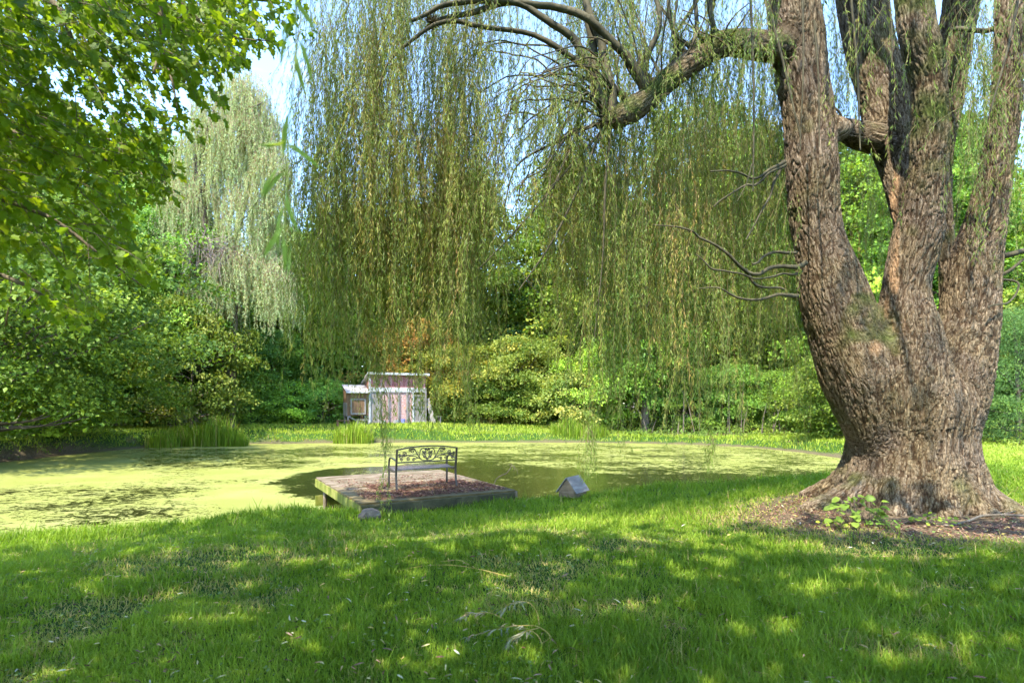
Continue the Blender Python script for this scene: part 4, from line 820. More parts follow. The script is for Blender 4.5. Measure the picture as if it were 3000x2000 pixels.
def twigs(n_, px_poly=None, box_=None, dr=(4.6, 7.6), size=(.055, .115), per=14, bias=(.75, .1, -.42)):
    if px_poly is not None:
        S = np.empty((0, 3))
        while len(S) < n_:
            q = rng.uniform(0, 1, (n_, 2)) * np.array([1250, 1180]) + np.array([-330, -150]); k = poly_sd(q[:, 0], q[:, 1], px_poly) < -12; q = q[k]
            dens = .5 + .9 * n2(q[:, 0], q[:, 1], .006, 41); q = q[rng.uniform(0, 1, len(q)) < np.clip(.25 + dens * .75, .03, 1)]
            d = dr[0] + (dr[1] - dr[0]) * rng.uniform(0, 1, len(q)) ** .8
            S = np.vstack([S, np.stack([(q[:, 0] - 1500) * d / F, d, EYE - (q[:, 1] - 1180) * d / F], -1)])
        S = S[:n_]
    else: S = box_
    n_ = len(S); D = nrm(np.array(bias) + rng.normal(0, .42, (n_, 3))); Lt = rng.uniform(.3, .7, n_)
    K = 6; s = np.linspace(0, 1, K); off = s[None, :, None] - 1.0            # the twig ends at S
    pts = S[:, None] + D[:, None] * (Lt[:, None] * off[..., 0])[..., None] - np.array([0, 0, 1.]) * (.16 * Lt[:, None] * (s[None] ** 2 - 1))[..., None]
    tubes(mbr, pts, np.linspace(.0045, .0014, K)[None].repeat(n_, 0), 4)
    i_ = np.repeat(np.arange(n_), per); u_ = np.tile(np.linspace(.12, 1, per // 2).repeat(2), n_); sd_ = np.tile([1, -1], n_ * per // 2)
    f_ = u_ * (K - 1); j_ = np.minimum(f_.astype(int), K - 2); w_ = (f_ - j_)[:, None]; base = pts[i_, j_] * (1 - w_) + pts[i_, j_ + 1] * w_
    tg = nrm(pts[i_, j_ + 1] - pts[i_, j_]); side = nrm(np.cross(tg, [0, 0, 1.])) * sd_[:, None]
    pd = nrm(side * rng.uniform(.5, 1.1, len(i_))[:, None] + tg * rng.uniform(.3, .9, len(i_))[:, None] + rng.normal(0, .22, (len(i_), 3)) - [0, 0, .12])
    pe = base + pd * rng.uniform(.03, .09, len(i_))[:, None]
    tubes(mbr, np.stack([base, pe], 1), np.full((len(i_), 2), .0013), 3)
    keep = rng.uniform(0, 1, len(i_)) < .88
    tt = np.clip(rng.normal(.42, .13, n_)[i_] + rng.normal(0, .10, len(i_)) + .13 * n2(base[:, 0], base[:, 2], .8, 44), 0, .86) + (rng.uniform(0, 1, len(i_)) < .015) * .1
    dl = nrm(pd * .8 + rng.normal(0, .3, pd.shape) - [0, 0, .5]); up = nrm(rng.normal(0, .5, pd.shape) + [0, -.25, 1])
    z = rng.uniform(*size, len(i_))
    h_ = rng.uniform(0, 1, len(z)) < .5
    for kk, tm_ in ((keep & h_, MAPLE), (keep & ~h_, MAPLE2)): leaves(mlf, pe[kk], dl[kk], up[kk], z[kk], z[kk] * rng.uniform(.8, 1.08, kk.sum()), tt[kk], tm_)
twigs(1150, MPX); twigs(46, MPX2, dr=(6.6, 7.6))
n_ = 5200; hi = np.arange(1, n_ + 1)
def vdc(i, b):
    r_ = np.zeros(len(i)); f_ = 1.0; i = i.copy()
    while i.any(): f_ /= b; r_ += f_ * (i % b); i //= b
    return r_
bx3 = np.stack([-12 + 17.5 * vdc(hi, 2), -7 + 14.2 * vdc(hi, 3), 4.5 + 7 * vdc(hi, 5)], -1)  # unseen upper crown, added and spread evenly to shade the lawn
k = (bx3[:, 1] < 2.6) & (bx3[:, 2] > EYE + .72 * np.maximum(bx3[:, 1], 0) + .55); bx3 = bx3[k]
n_u = len(bx3); twigs(n_u, None, bx3, size=(.18, .28), per=12)
trunk_top = np.array([-8.2, 2.2, 5.4])
mtk = MB(); tubes(mtk, smoothline([(-8.2, 2.2, gz(-8.2, 2.2) - .2), (-8.1, 2.2, 3), trunk_top, (-8.0, 2.4, 8), (-8, 2.3, 10.5)], 24)[None], np.linspace(.36, .07, 24)[None], 14); under(mtk.build('trunk', M_TRUNK, None, True), maple)
for rows in BOUGH:
    e_ = pl(rows[:1])[0]; 
    if rows[0][0] < 0: tubes(mbr, smoothline([(-8.15, 2.25, min(6.5, max(3.2, e_[2] - .8))), (np.array([-8.1, 2.3, e_[2] - .3]) + e_[:3]) / 2, e_[:3]], 8)[None], np.linspace(.1, e_[3], 8)[None], 8)
for i in range(26):
    e_ = bx3[rng.integers(len(bx3))]; tubes(mbr, smoothline([(-8.1, 2.3, rng.uniform(4, 8)), (e_ + trunk_top) / 2 + (0, 0, .5), e_], 10)[None], np.linspace(.08, .012, 10)[None], 6)
under(mbr.build('branches', M_TWIG, None, True), maple); under(mlf.build('leaves', M_MAPLE, None), maple)
print('maple leaves', mlf.n // 20)

# ------------------------------------------------------------------ woodland trees
def crown_mesh(name, mat, H, Rr, z0, ncl, nlf, ls, seed, flat=.4, top=.65, csz=.9, tone=.45, lw=.72, dr=.25):
    """clumps of leaves spread through a crown; returns crown mesh and trunk-with-limbs mesh"""
    global rng
    old = rng; rng = np.random.default_rng(seed)
    h = rng.uniform(0, 1, ncl) ** .9; prof = np.where(h < top, .55 + .45 * np.sin(np.pi / 2 * h / top), np.sqrt(np.clip(1 - ((h - top) / (1.02 - top))**2, 0, 1)))
    a = rng.uniform(0, 6.283, ncl); lob = 1 + .30 * np.sin(3 * a + seed) * np.cos(5 * h * 3 + seed) + .18 * rng.normal(0, 1, ncl)
    rr = Rr * prof * np.maximum(lob, .3) * rng.uniform(.25, 1, ncl) ** .42
    C = np.stack([rr * np.cos(a), rr * np.sin(a), z0 + (H - z0) * h], -1)
    sz = csz * rng.uniform(.4, 1.45, ncl); per = np.maximum(8, (nlf * sz**2 / (sz**2).sum())).astype(int)
    i_ = np.repeat(np.arange(ncl), per); n_ = len(i_)
    o_ = rng.normal(0, 1, (n_, 3)) * np.array([.55, .55, flat * .55]) * sz[i_][:, None]
    outw = nrm(C * np.array([1, 1, .0]) + 1e-3)
    o_[:, 2] -= dr * (o_[:, :2] * outw[i_][:, :2]).sum(1)      # sprays droop outwards
    pos = C[i_] + o_
    pos[:, 2] = np.maximum(pos[:, 2], .12)
    nn = nrm(rng.normal(0, .5, (n_, 3)) + [0, 0, .75] + outw[i_] * .7)
    d_ = nrm(outw[i_] * .5 + rng.normal(0, .7, (n_, 3)) - [0, 0, .25])
    tt = np.clip(tone + rng.normal(0, .19, ncl)[i_] + rng.normal(0, .12, n_), 0, 1)
    mb = MB(); z = ls * rng.uniform(.65, 1.3, n_); leaves(mb, pos, d_, nn, z, z * lw, tt, LANCE)
    cm_ = mb.mesh(name + '_crown', mat)
    mb = MB(); r0 = max(.05, H * .016)
    tubes(mb, smoothline([(0, 0, -.4), (.05 * r0, 0, H * .3), (.02 * H, .01 * H, H * .6), (0, .02 * H, H * .93)], 16)[None], np.linspace(r0 * 1.25, r0 * .15, 16)[None], 9)
    for q in rng.choice(ncl, min(ncl, 46), replace=False):
        c = C[q]; b0 = np.array([.01 * H, .005 * H, max(.25 * z0 + .3, c[2] * .62)]); tubes(mb, smoothline([b0, (b0 + c) / 2 + (0, 0, -.03 * H), c], 8)[None], np.linspace(r0 * .35, .012, 8)[None], 5)
    tm_ = mb.mesh(name + '_trunk', M_TRUNK, True)
    rng = old
    return cm_, tm_
KIND = {
    'broad': crown_mesh('broad', M_LEAF, 16, 5.2, 1.6, 420, 42000, .26, 101, csz=1.0),
    'tall': crown_mesh('tall', M_LEAF, 20, 4.2, 2.5, 460, 42000, .26, 102, csz=.95, top=.5),
    'open': crown_mesh('open', M_LEAF, 18, 5.0, 4.0, 230, 26000, .25, 103, csz=.9, top=.55),
    'low': crown_mesh('low', M_LEAF, 7, 4.2, .35, 240, 26000, .20, 104, csz=.75, top=.4),
    'shrub': crown_mesh('shrub', M_LEAF, 3.2, 2.3, .05, 110, 12000, .15, 105, csz=.55, top=.35),
    'maplelow': crown_mesh('maplelow', M_LEAF, 12, 7.4, 2.0, 560, 62000, .19, 106, csz=.95, top=.3, flat=.3, dr=.45),
    'pine': crown_mesh('pine', M_PINE, 11, 3.2, .6, 420, 52000, .20, 107, csz=.75, top=.18, flat=.5, lw=.16, dr=.1),
}
used = {}
def tree(kind, px, d, s, label, group=None, mat=None, tint=(1, 1, 1), rz=0, sx=1, sz_=1, name='tree', cat='tree', X=None):
    x = (px - 1500) * d / F if X is None else X
    r = thing(name, (x, d, gz(x, d)), label, cat, group, rz); r.scale = (s * sx, s * sx, s * sz_)
    cm_, tm_ = KIND[kind]; rt_ = r
    c = link('crown', cm_, r); t_ = link('stems' if kind in ('low', 'shrub') else 'trunk', tm_, r)
    c.color = (*tint, 1)
    if mat: c.material_slots[0].link = 'OBJECT'; c.material_slots[0].material = mat
    return r
WG = 'trees along the far side of the pond'; SG = 'shrubs at the edge of the wood'
tree('maplelow', -20, 25.5, 1.0, 'dark green maple drooping low over the left end of the pond', tint=(.72, .78, .6), sz_=1.05, name='maple_tree', rz=.4)
tree('open', 230, 47, 1.35, 'tall tree with pale twin trunks rising behind the overhead maple leaves', WG, tint=(1.3, 1.35, .9), rz=1)
tree('tall', 60, 50, 1.2, 'tall dark tree at the far left behind the drooping pond maple', WG, tint=(1.2, 1.3, .9), rz=2)
tree('tall', 420, 46, 1.15, 'tall mid green tree left of the silver willow', WG, tint=(.9, 1.1, .9), rz=3)
tree('low', 560, 38.5, 1.1, 'small tree with yellow top leaves left of the ivy covered willow trunk', WG, M_YEL, (.75, .85, .8), rz=.5, sx=.82, sz_=1.12)
tree('broad', 505, 41.5, .95, 'dark green tree directly left of the silver willow trunk', WG, tint=(.75, 1, .85), rz=5)
tree('low', 250, 40, 1.0, 'bushy green tree behind the grass bank on the left', WG, tint=(1, 1.05, .9), rz=1.5)
tree('shrub', 120, 31, 1.2, 'light green bush on the left bank below the drooping maple', SG, tint=(1.5, 1.6, 1.2), rz=2.5, name='shrub', cat='shrub')
tree('low', 760, 46, 1.05, 'dark bush under the right side of the silver willow', WG, tint=(.7, .9, .85), rz=2.2)
tree('broad', 880, 54, 1.08, 'dark green tree behind the coop end of the shed', WG, tint=(.75, .95, .85), rz=3.1)
tree('tall', 825, 60, 1.0, 'pale green slender tree right of the silver willow top', WG, tint=(1.2, 1.3, 1.1), rz=.3)
tree('broad', 1040, 55, 1.22, 'green tree behind the shed seen through the willow curtain', WG, tint=(1.0, 1.15, .9), rz=4)
tree('low', 1235, 52, 1.15, 'orange and yellow autumn tree just right of the shed roof', WG, M_ORA, rz=.9, sz_=1.12)
tree('low', 1330, 50, .95, 'yellow leaved small tree beside the orange autumn tree', WG, M_YEL, (1.05, .95, .8), rz=1.9)
tree('tall', 1230, 60, 1.1, 'tall soft green tree directly behind the orange autumn tree', WG, tint=(1.2, 1.25, .9), rz=1)
tree('tall', 1370, 57, 1.18, 'tall yellow-green tree behind the small yellow tree', WG, M_YEL, (.62, .75, .7), rz=2)
tree('pine', 1560, 60, 1.35, 'blue-green conifer standing back in the gap between willow curtains', WG, tint=(1.5, 1.6, 1.9), rz=0, name='conifer')
tree('low', 1520, 49.5, 1.05, 'bright yellow-green bushy tree in the gap between willow curtains', WG, M_YEL, (.95, 1, 1), rz=2.9)
tree('shrub', 1690, 44.5, 1.35, 'pale cream-green shrub behind the reeds on the far bank', SG, M_YEL, (1.15, 1.2, 1.6), rz=.2, name='shrub', cat='shrub')
tree('low', 1790, 46, 1.0, 'light green tree right of the pale cream shrub', WG, tint=(1.5, 1.6, 1.1), rz=3.6)
tree('broad', 1790, 57, 1.35, 'tall bright green tree behind the pale cream shrub', WG, M_YEL, (.55, .75, .7), rz=.8)
tree('tall', 1890, 43.5, .85, 'dark trunked tree at the water side right of the far reeds', WG, tint=(.8, 1, .8), rz=1.1)
tree('tall', 1680, 56, 1.25, 'very tall yellow-green tree left of the middle willow curtain', WG, M_YEL, (.8, 1.0, .7), rz=.5, sx=1.15)
tree('open', 2060, 55, 1.65, 'very tall loose tree whose top shows above the middle willow curtain', WG, M_YEL, (.75, .95, .7), rz=1.5)
tree('open', 2380, 50, 1.4, 'tall light green tree right behind the left stem of the big willow', WG, M_YEL, (.7, .9, .7), rz=2.5)
tree('open', 2690, 47, 1.35, 'tall open tree filling the gap between the right stems of the big willow', WG, M_YEL, (.65, .85, .65), rz=3.5)
tree('broad', 1960, 52, 1.25, 'broad green tree deep behind the middle willow curtain', WG, M_YEL, (.5, .7, .7), rz=5.1)
for px, d, s, a, tn, lb in ((2020, 44, .9, 1, (.8, .95, .8), 'dark multi-stemmed shrub left of the lit bank'), (2140, 43.5, .95, 2, (.75, .95, .8), 'dark multi-stemmed shrub behind the lit bank'), (2270, 42.5, .85, 3, (.95, 1.1, .9), 'grey-green shrub with a short dark stem behind the lit bank'),
                            (2400, 40, .95, 4, (1.1, 1.2, .9), 'leafy shrub just left of the big willow trunk')): tree('low', px, d, s * .75, lb, SG, tint=tn, rz=a, name='shrub', cat='shrub')
tree('tall', 2150, 52, 1.3, 'tall green tree behind the dark shrubs of the lit bank', WG, tint=(1.2, 1.25, .9), rz=2)
tree('broad', 2290, 50, 1.35, 'tall yellow-green tree behind the grey-green shrub', WG, M_YEL, (.5, .65, .6), rz=.3)
tree('broad', 2520, 44, 1.25, 'green tree seen between the stems of the big willow', WG, tint=(1.2, 1.3, .9), rz=4)
tree('low', 2490, 33, .8, 'sunlit bush in the gap between left and middle stems of the big willow', WG, M_YEL, (.7, .85, .7), rz=4)
tree('tall', 2780, 38, 1.0, 'dark tree behind the right stems of the big willow', WG, tint=(.85, 1.05, .85), rz=2.4)
tree('pine', 2985, 29.5, .62, 'soft green pine right of the big willow trunk', WG, tint=(1.5, 1.3, .8), rz=1, name='pine_tree', sx=1.2)
tree('low', 2900, 33.5, .62, 'dark shrub at the lawn edge right of the big willow trunk', SG, tint=(.8, .95, .8), rz=1, name='shrub', cat='shrub')
tree('low', 3060, 31, .7, 'dark shrub under the soft green pine', SG, tint=(.8, .95, .8), rz=3, name='shrub', cat='shrub')
tree('low', 2960, 34.5, 1.2, 'bright yellow-green tree over the soft green pine', WG, M_YEL, (.9, 1, .9), rz=.7)
tree('broad', 3080, 42, 1.1, 'large light green tree at the far right edge', WG, tint=(1.5, 1.6, 1.0), rz=.7)
tree('shrub', 850, 45.5, 1.0, 'light green ferny bush left of the coop', SG, tint=(1.6, 1.8, 1.2), rz=1, name='shrub', cat='shrub')
tree('shrub', 735, 43.5, .95, 'mid green bush under the hanging silver willow branches', SG, tint=(1.1, 1.3, 1.0), rz=2, name='shrub', cat='shrub')
tree('shrub', 945, 46.5, 1.1, 'blue-green bush close behind the coop', SG, tint=(1.0, 1.3, 1.25), rz=3, name='shrub', cat='shrub')
tree('shrub', 1325, 49.5, .9, 'dark green bush right of the shed door', SG, tint=(.9, 1.1, .8), rz=4, name='shrub', cat='shrub')
tree('shrub', 1430, 48.5, 1.15, 'yellow-green bush behind the dry reeds of the far bank', SG, M_YEL, (.6, .75, .6), rz=5, name='shrub', cat='shrub')
tree('shrub', 1560, 47, 1.0, 'green bush left of the pale cream shrub', SG, M_YEL, (.7, .9, .8), rz=6, name='shrub', cat='shrub')
# trees left of and beyond the frame edge, mirrored in the pond and closing the view from the side
tree('broad', 0, 16, 1.0, 'big green tree on the left shore outside the overhanging maple', WG, tint=(.9, 1.05, .85), X=-31, rz=2)
tree('broad', 0, 32, 1.1, 'green tree far left behind the dark drooping maple', WG, tint=(.9, 1.05, .85), X=-34, rz=1)

# the wood behind: reads as one mass
mb = MB()
def add_mass(x, y, H, Rr, n_, ls, seed):
    old = np.random.default_rng(seed); ncl = 130
    h = old.uniform(0, 1, ncl); a = old.uniform(0, 6.283, ncl); prof = np.sqrt(np.clip(1 - (np.abs(h - .45) / .6)**2.2, 0, 1)); rr = Rr * prof * old.uniform(.3, 1, ncl) ** .4 * (1 + .2 * old.normal(0, 1, ncl))
    C = np.stack([rr * np.cos(a), rr * np.sin(a), 1 + (H - 1) * h], -1); i_ = old.integers(0, ncl, n_)
    pos = C[i_] + old.normal(0, 1, (n_, 3)) * np.array([.75, .75, .38]); pos += [x, y, gz(x, min(y, 88))]
    tt = np.clip(old.uniform(.2, .75) + old.normal(0, .1, ncl)[i_] + old.normal(0, .12, n_), 0, 1)
    z = ls * old.uniform(.7, 1.3, n_); leaves(mb, pos, old.normal(0, 1, (n_, 3)) - [0, .3, .3], old.normal(0, .5, (n_, 3)) + [0, -.7, .7], z, z * .75, tt)
sd_i = 0
for row, (d, H0, st) in enumerate(((63, 15, 160), (72, 18, 190), (84, 21, 230))):
    for px in range(-900, 3900, st):
        sd_i += 1; px2 = px + rng.uniform(-50, 50); dd = d + rng.uniform(-4, 4)
        Hh = H0 * rng.uniform(.85, 1.1) * (1.15 if px2 > 1650 else 1) * (.8 if 620 < px2 < 900 else 1)
        if row == 0 and px2 > 2300: dd -= 14
        add_mass((px2 - 1500) * dd / F, dd, Hh, rng.uniform(4, 5.5), 5200, .42, 500 + sd_i)
tag(mb.build('woodland', M_LEAF), 'dense green wood filling the background behind the pond', 'woodland', kind='stuff')

# undergrowth along the wood's edge
mb = MB(); n_ = 420000; ux = rng.uniform(-48, 34, n_); uy = rng.uniform(24, 60, n_); fs = forest_sd(ux, uy) + .9 * n2(ux, uy, .35, 61)
k = (fs < .35) & (fs > -6) & (samp(SDG, ux, uy) > .3) & (rng.uniform(0, 1, n_) < .85 * np.exp(fs / 3.5)); ux, uy, fs = ux[k], uy[k], fs[k]
hh_ = (.25 + 1.2 * np.clip(-fs / 3, 0, 1)) * np.clip(.75 + .9 * n2(ux, uy, .45, 62), .15, 1.8) * rng.uniform(.05, 1, len(ux)) ** .6
pos = np.stack([ux, uy, ground_z(ux, uy) + hh_], -1); z = rng.uniform(.09, .2, len(ux))
leaves(mb, pos, rng.normal(0, 1, pos.shape) - [0, .3, .2], rng.normal(0, .5, pos.shape) + [0, -.3, .9], z, z * .7, np.clip(.45 + .35 * n2(ux, uy, .3, 63) + rng.normal(0, .14, len(ux)), 0, 1))
tag(mb.build('undergrowth', M_LEAF), 'low leafy undergrowth along the foot of the wood', 'undergrowth', kind='stuff')
print('undergrowth', len(ux))

mb = MB(); n_ = 26000; ux = rng.uniform(-29, -16, n_); uy = rng.uniform(20, 36, n_); s_ = samp(SDG, ux, uy); k = (s_ > .12) & (s_ < 2.2) & (rng.uniform(0, 1, n_) < .35 + .8 * n2(ux, uy, .8, 66)); ux, uy = ux[k], uy[k]
pos = np.stack([ux, uy, ground_z(ux, uy) + rng.uniform(0, .3, len(ux))], -1); z = rng.uniform(.07, .16, len(ux))
leaves(mb, pos, rng.normal(0, 1, pos.shape) - [0, .4, .3], rng.normal(0, .5, pos.shape) + [0, -.3, .9], z, z * .7, np.clip(rng.normal(.3, .2, len(ux)), 0, 1))
tag(mb.build('ground_cover', M_LEAF), 'low dark leafy plants on the brown bank under the drooping maple', 'ground cover', kind='stuff')
mb = MB(); n_ = 620; ux = rng.uniform(-30, 26, n_); uy = rng.uniform(26, 56, n_); fs = forest_sd(ux, uy); k = (fs < -.3) & (fs > -4); ux, uy = ux[k], uy[k]; n_ = len(ux)
b0 = np.stack([ux, uy, ground_z(ux, uy) - .1], -1); hh_ = rng.uniform(1.2, 5, n_); ln_ = rng.normal(0, .22, (n_, 2)) * hh_[:, None]
pm = b0 + np.stack([ln_[:, 0] * .3, ln_[:, 1] * .3, hh_ * .5], -1); pe_ = b0 + np.stack([ln_[:, 0], ln_[:, 1], hh_], -1)
tubes(mb, np.stack([b0, pm, pe_], 1), np.stack([rng.uniform(.02, .06, n_), rng.uniform(.015, .04, n_), np.full(n_, .008)], 1), 5)
tag(mb.build('brush_stems', M_TRUNK, None, True), 'thin bare stems and saplings standing in the shade at the wood edge', 'brush', kind='stuff')
# silver willow across the pond
sw = thing('silver_willow', P(655, 1245, 40), 'tall silvery weeping willow with dead brown twigs on the far left shore', 'tree')
mb = MB(); DOME = [(690, 430, 90, 120, 40), (770, 400, 70, 100, 40.5), (640, 350, 80, 80, 41), (800, 520, 60, 110, 39), (745, 310, 45, 60, 40), (600, 470, 90, 130, 41), (740, 640, 90, 110, 39.5), (560, 620, 90, 120, 40), (660, 800, 55, 40, 38.5), (740, 780, 60, 45, 38.5), (810, 830, 62, 60, 38), (620, 880, 90, 90, 40), (700, 250, 60, 30, 40.5)]
tops = []; Ls = []; tb = []
for cx_, cy_, rx, ry, d in DOME:
    n_ = int(260 * rx / 90); a = rng.uniform(0, 6.283, n_); r_ = np.sqrt(rng.uniform(0, 1, n_)); ex = r_ * np.cos(a); ez = r_ * np.sin(a)
    hgt = np.sqrt(1 - r_**2); c = P(cx_, cy_, d); k = d / F
    tops.append(c + np.stack([ex * rx * k, ez * rx * k, hgt * ry * .8 * k + rng.normal(0, .5, n_)], -1)); Ls.append((.7 * ry + hgt * ry * .5 + rng.uniform(20, 110, n_)) * k); tb.append(np.clip(rng.normal(.45, .15, n_), 0, .85))
tops = np.concatenate(tops); Ls = np.concatenate(Ls); tb = np.concatenate(tb)
strands(mb, tops, Ls, rng.normal(0, .4, (len(tops), 2)), .050, .17, .042, tb, rad=.010, K=8, spread=.9, wob=.2, tw=.95)
under(mb.build('hanging_foliage', M_SILV), sw)
mb = MB()
def brf(rows, k=16, n=7): q = smoothline(pl(rows), k); tubes(mb, q[None, :, :3], np.maximum(q[None, :, 3], .006), n)
brf([(650, 1265, 26, 40), (655, 1120, 22, 40), (648, 960, 17, 40), (620, 800, 15, 40), (590, 600, 13, 40), (575, 480, 11, 40), (610, 380, 7, 40), (640, 290, 3, 40)]); brf([(640, 900, 13, 40), (690, 700, 9, 40), (730, 520, 7, 40), (740, 400, 3, 40)])
brf([(620, 780, 7, 40), (540, 640, 5, 40), (520, 560, 2, 40)]); brf([(640, 830, 8, 40), (720, 790, 6, 39), (800, 790, 3, 38.4), (850, 830, 1, 38)]); brf([(585, 560, 7, 40), (660, 480, 5, 40), (720, 330, 2, 40)]); brf([(690, 330, 4, 40), (740, 315, 3, 39.5), (770, 300, 1.5, 39)])
brf([(676, 1262, 12, 39.5), (682, 1100, 9, 39.5), (690, 950, 6, 39.5), (700, 830, 3, 39.5)])
under(mb.build('trunk', M_TRUNK, None, True), sw)
mb = MB(); n_ = 230; st_ = np.array([P(x_, y_, d_) for x_, y_, d_ in zip(rng.uniform(545, 700, n_), rng.uniform(690, 775, n_), rng.uniform(37.5, 39.5, n_))]); st_ += [0, 0, 0]
e1 = st_ + rng.normal(0, .45, (n_, 3)) + [0, -.2, -.2]; e2 = e1 + rng.normal(0, .4, (n_, 3)) - [0, 0, 1.0]
tubes(mb, np.stack([st_, e1, (e1 + e2) / 2 + rng.normal(0, .08, (n_, 3)), e2], 1), np.tile([.022, .016, .011, .006], (n_, 1)), 3)
for x_ in range(5): a0 = P(560 + 30 * x_, 700 + 12 * x_, 38.5); tubes(mb, smoothline([a0, a0 + (1.2, -.3, -.1 * x_), a0 + (2.3, -.5, -.6)], 8)[None], np.linspace(.05, .015, 8)[None], 5)
under(mb.build('dead_twigs', M_DEAD), sw)
mb = MB(); n_ = 9000; tq = rng.uniform(0, 1, n_); a = rng.uniform(0, 6.283, n_); c = P(650, 1255, 40); e = P(640, 850, 40)
pos = c + (e - c) * tq[:, None] + np.stack([np.cos(a), np.sin(a), 0 * a], -1) * (.38 + .35 * rng.uniform(0, 1, n_) ** 2 + .25 * np.maximum(0, vn(np.stack([a, tq * 9, a * 0], -1), 4)))[:, None]
k = rng.uniform(0, 1, n_) < .55 + .6 * vn(np.stack([a * 1.5, tq * 7, a * 0], -1), 8); pos = pos[k]
leaves(mb, pos, rng.normal(0, .6, pos.shape) - [0, .2, .8], rng.normal(0, .5, pos.shape) + [0, -1, .3], .15, .11, np.clip(rng.normal(.45, .15, len(pos)), 0, 1), OVAL)
tag(mb.build('ivy', M_LEAF), 'ivy climbing the trunk of the silver willow', 'ivy')

# ------------------------------------------------------------------ reeds on the far shore
def reed_clump(px0, px1, py, hp, d, n_, label, tone, dry=.12):
    x0, x1 = (px0 - 1500) * d / F, (px1 - 1500) * d / F; c = (x0 + x1) / 2
    r = thing('reed_clump', (c, d, gz(c, d)), label, 'reeds', 'clumps of reeds along the far shore')
    u = rng.uniform(-1, 1, n_); x = c + u * (x1 - x0) / 2; y = d + rng.uniform(-.6, .9, n_) * np.sqrt(1 - .8 * u * u); z = np.maximum(ground_z(x, y), 0) - .02
    h = hp * 1.2 * d / F * (1.05 - .5 * u * u) * rng.uniform(.35, 1.2, n_) * (1 + .25 * vn(np.stack([u * 4, u * 0, u * 0 + py * .1], -1), 7)); a = rng.uniform(0, 6.283, n_); le = h * rng.uniform(.08, .4, n_)
    o_ = np.stack([np.cos(a), np.sin(a), 0 * a], -1) * le[:, None]; b0 = np.stack([x, y, z], -1); s = np.stack([-np.sin(a), np.cos(a), 0 * a], -1); wd = rng.uniform(.012, .024, n_)[:, None]
    m1 = b0 + o_ * .22 + np.array([0, 0, 1.]) * (h * .6)[:, None]; tp = b0 + o_ + np.array([0, 0, 1.]) * h[:, None]
    V = np.stack([b0 - s * wd, b0 + s * wd, m1 + s * wd, m1 - s * wd, tp], 1); i_ = np.arange(n_)[:, None] * 5
    mb = MB(); tt = np.where(rng.uniform(0, 1, n_) < dry, .88, np.clip(tone + rng.normal(0, .12, n_), 0, .75))
    mb.add(V.reshape(-1, 3), [i_ + np.array([0, 1, 2, 3]), i_ + np.array([3, 2, 4])], tt.repeat(5)); under(mb.build('reed_blades', M_GRASS), r)
reed_clump(430, 520, 1305, 46, 34.5, 350, 'sparse reed clump under the maple branches, left of the wide reeds', .3)
reed_clump(500, 722, 1308, 62, 35.5, 1300, 'widest clump of tall green reeds on the left shore', .25)
reed_clump(978, 1092, 1298, 46, 38.2, 1000, 'dense reed clump in front of the coop', .45)
reed_clump(1612, 1780, 1288, 40, 40.0, 800, 'reed clump below the pale cream shrub', .3)
reed_clump(1390, 1600, 1243, 34, 47.5, 420, 'dry reddish reeds at the edge of the wood, centre', .86, .9)

# ------------------------------------------------------------------ grass
n_ = 820000
d = np.exp(rng.uniform(math.log(2.6), math.log(58), n_)); x = rng.uniform(-1.12, 1.12, n_) * d * .92; y = d
k = np.ones(n_, bool)
s_ = samp(SDG, x, y); k &= s_ > .06 + .16 * (y > 16)
k &= forest_sd(x, y) > -.3
un = (x + 2.70) * math.cos(DA) + (y - 10.2) * math.sin(DA); vn_ = -(x + 2.70) * math.sin(DA) + (y - 10.2) * math.cos(DA)
k &= ~((un > -.02) & (un < DW + .02) & (vn_ > -.04) & (vn_ < DL))
dw = np.hypot((x - WX) / 1.25, (y - WY + .75)) + .35 * n2(x, y, 1.3, 5); k &= (dw > 1.6 + rng.uniform(-.3, .5, n_)) 
k &= ~((x < -19) & (s_ < .9) & (rng.uniform(0, 1, n_) < sst(.9, .3, s_)) & (y < 33))
un2 = (x + 11) * math.cos(SA) + (y - 44) * math.sin(SA); vn2 = -(x + 11) * math.sin(SA) + (y - 44) * math.cos(SA); k &= ~((un2 > -.1) & (un2 < 4.6) & (vn2 > -.3) & (vn2 < 3))
dry = sst(.02, .62, n2(x, y, .75, 81) * .8 + .45 * n2(x, y, 3.3, 82)) * sst(9.5, 6, y - .25 * x * (x > 0)) 
dry = np.maximum(dry, .75 * sst(2.9, 1.7, dw)); k &= rng.uniform(0, 1, n_) > dry * .55
thin = .5 + .5 * n2(x, y, 1.7, 84); k &= rng.uniform(0, 1, n_) < .62 + .5 * thin
x, y, d, dry, s_ = x[k], y[k], d[k], dry[k], s_[k]; n_ = len(x)
z = ground_z(x, y); lush = sst(2.6, .9, s_) * (y < 17) * (1 - .85 * np.exp(-((x - 1.2) / .9)**2 - ((y - 11.3) / 1.2)**2) - .6 * np.exp(-((x + 1.4) / 1.6)**2 - ((y - 10.6) / 1.0)**2))
H_ = (.044 + .030 * np.clip(d / 9, 0, 2.2) + .035 * (n2(x, y, .9, 83) > .12)) * rng.uniform(.4, 1.35, n_) * np.where(rng.uniform(0, 1, n_) < .03, 1.8, 1) * (1 - .35 * dry) + lush * rng.uniform(.0, .13, n_) + .06 * (y > 30)
wd = .0021 * np.maximum(1, (d / 3.0) ** .95) * rng.uniform(.7, 1.35, n_)
a = rng.uniform(0, 6.283, n_); le = H_ * rng.uniform(.15, 1.1, n_) * (1 + .6 * dry)
o_ = np.stack([np.cos(a), np.sin(a), 0 * a], -1) * le[:, None]; a2 = a + np.pi / 2 + rng.normal(0, .5, n_); s = np.stack([np.cos(a2), np.sin(a2), 0 * a], -1) * wd[:, None]
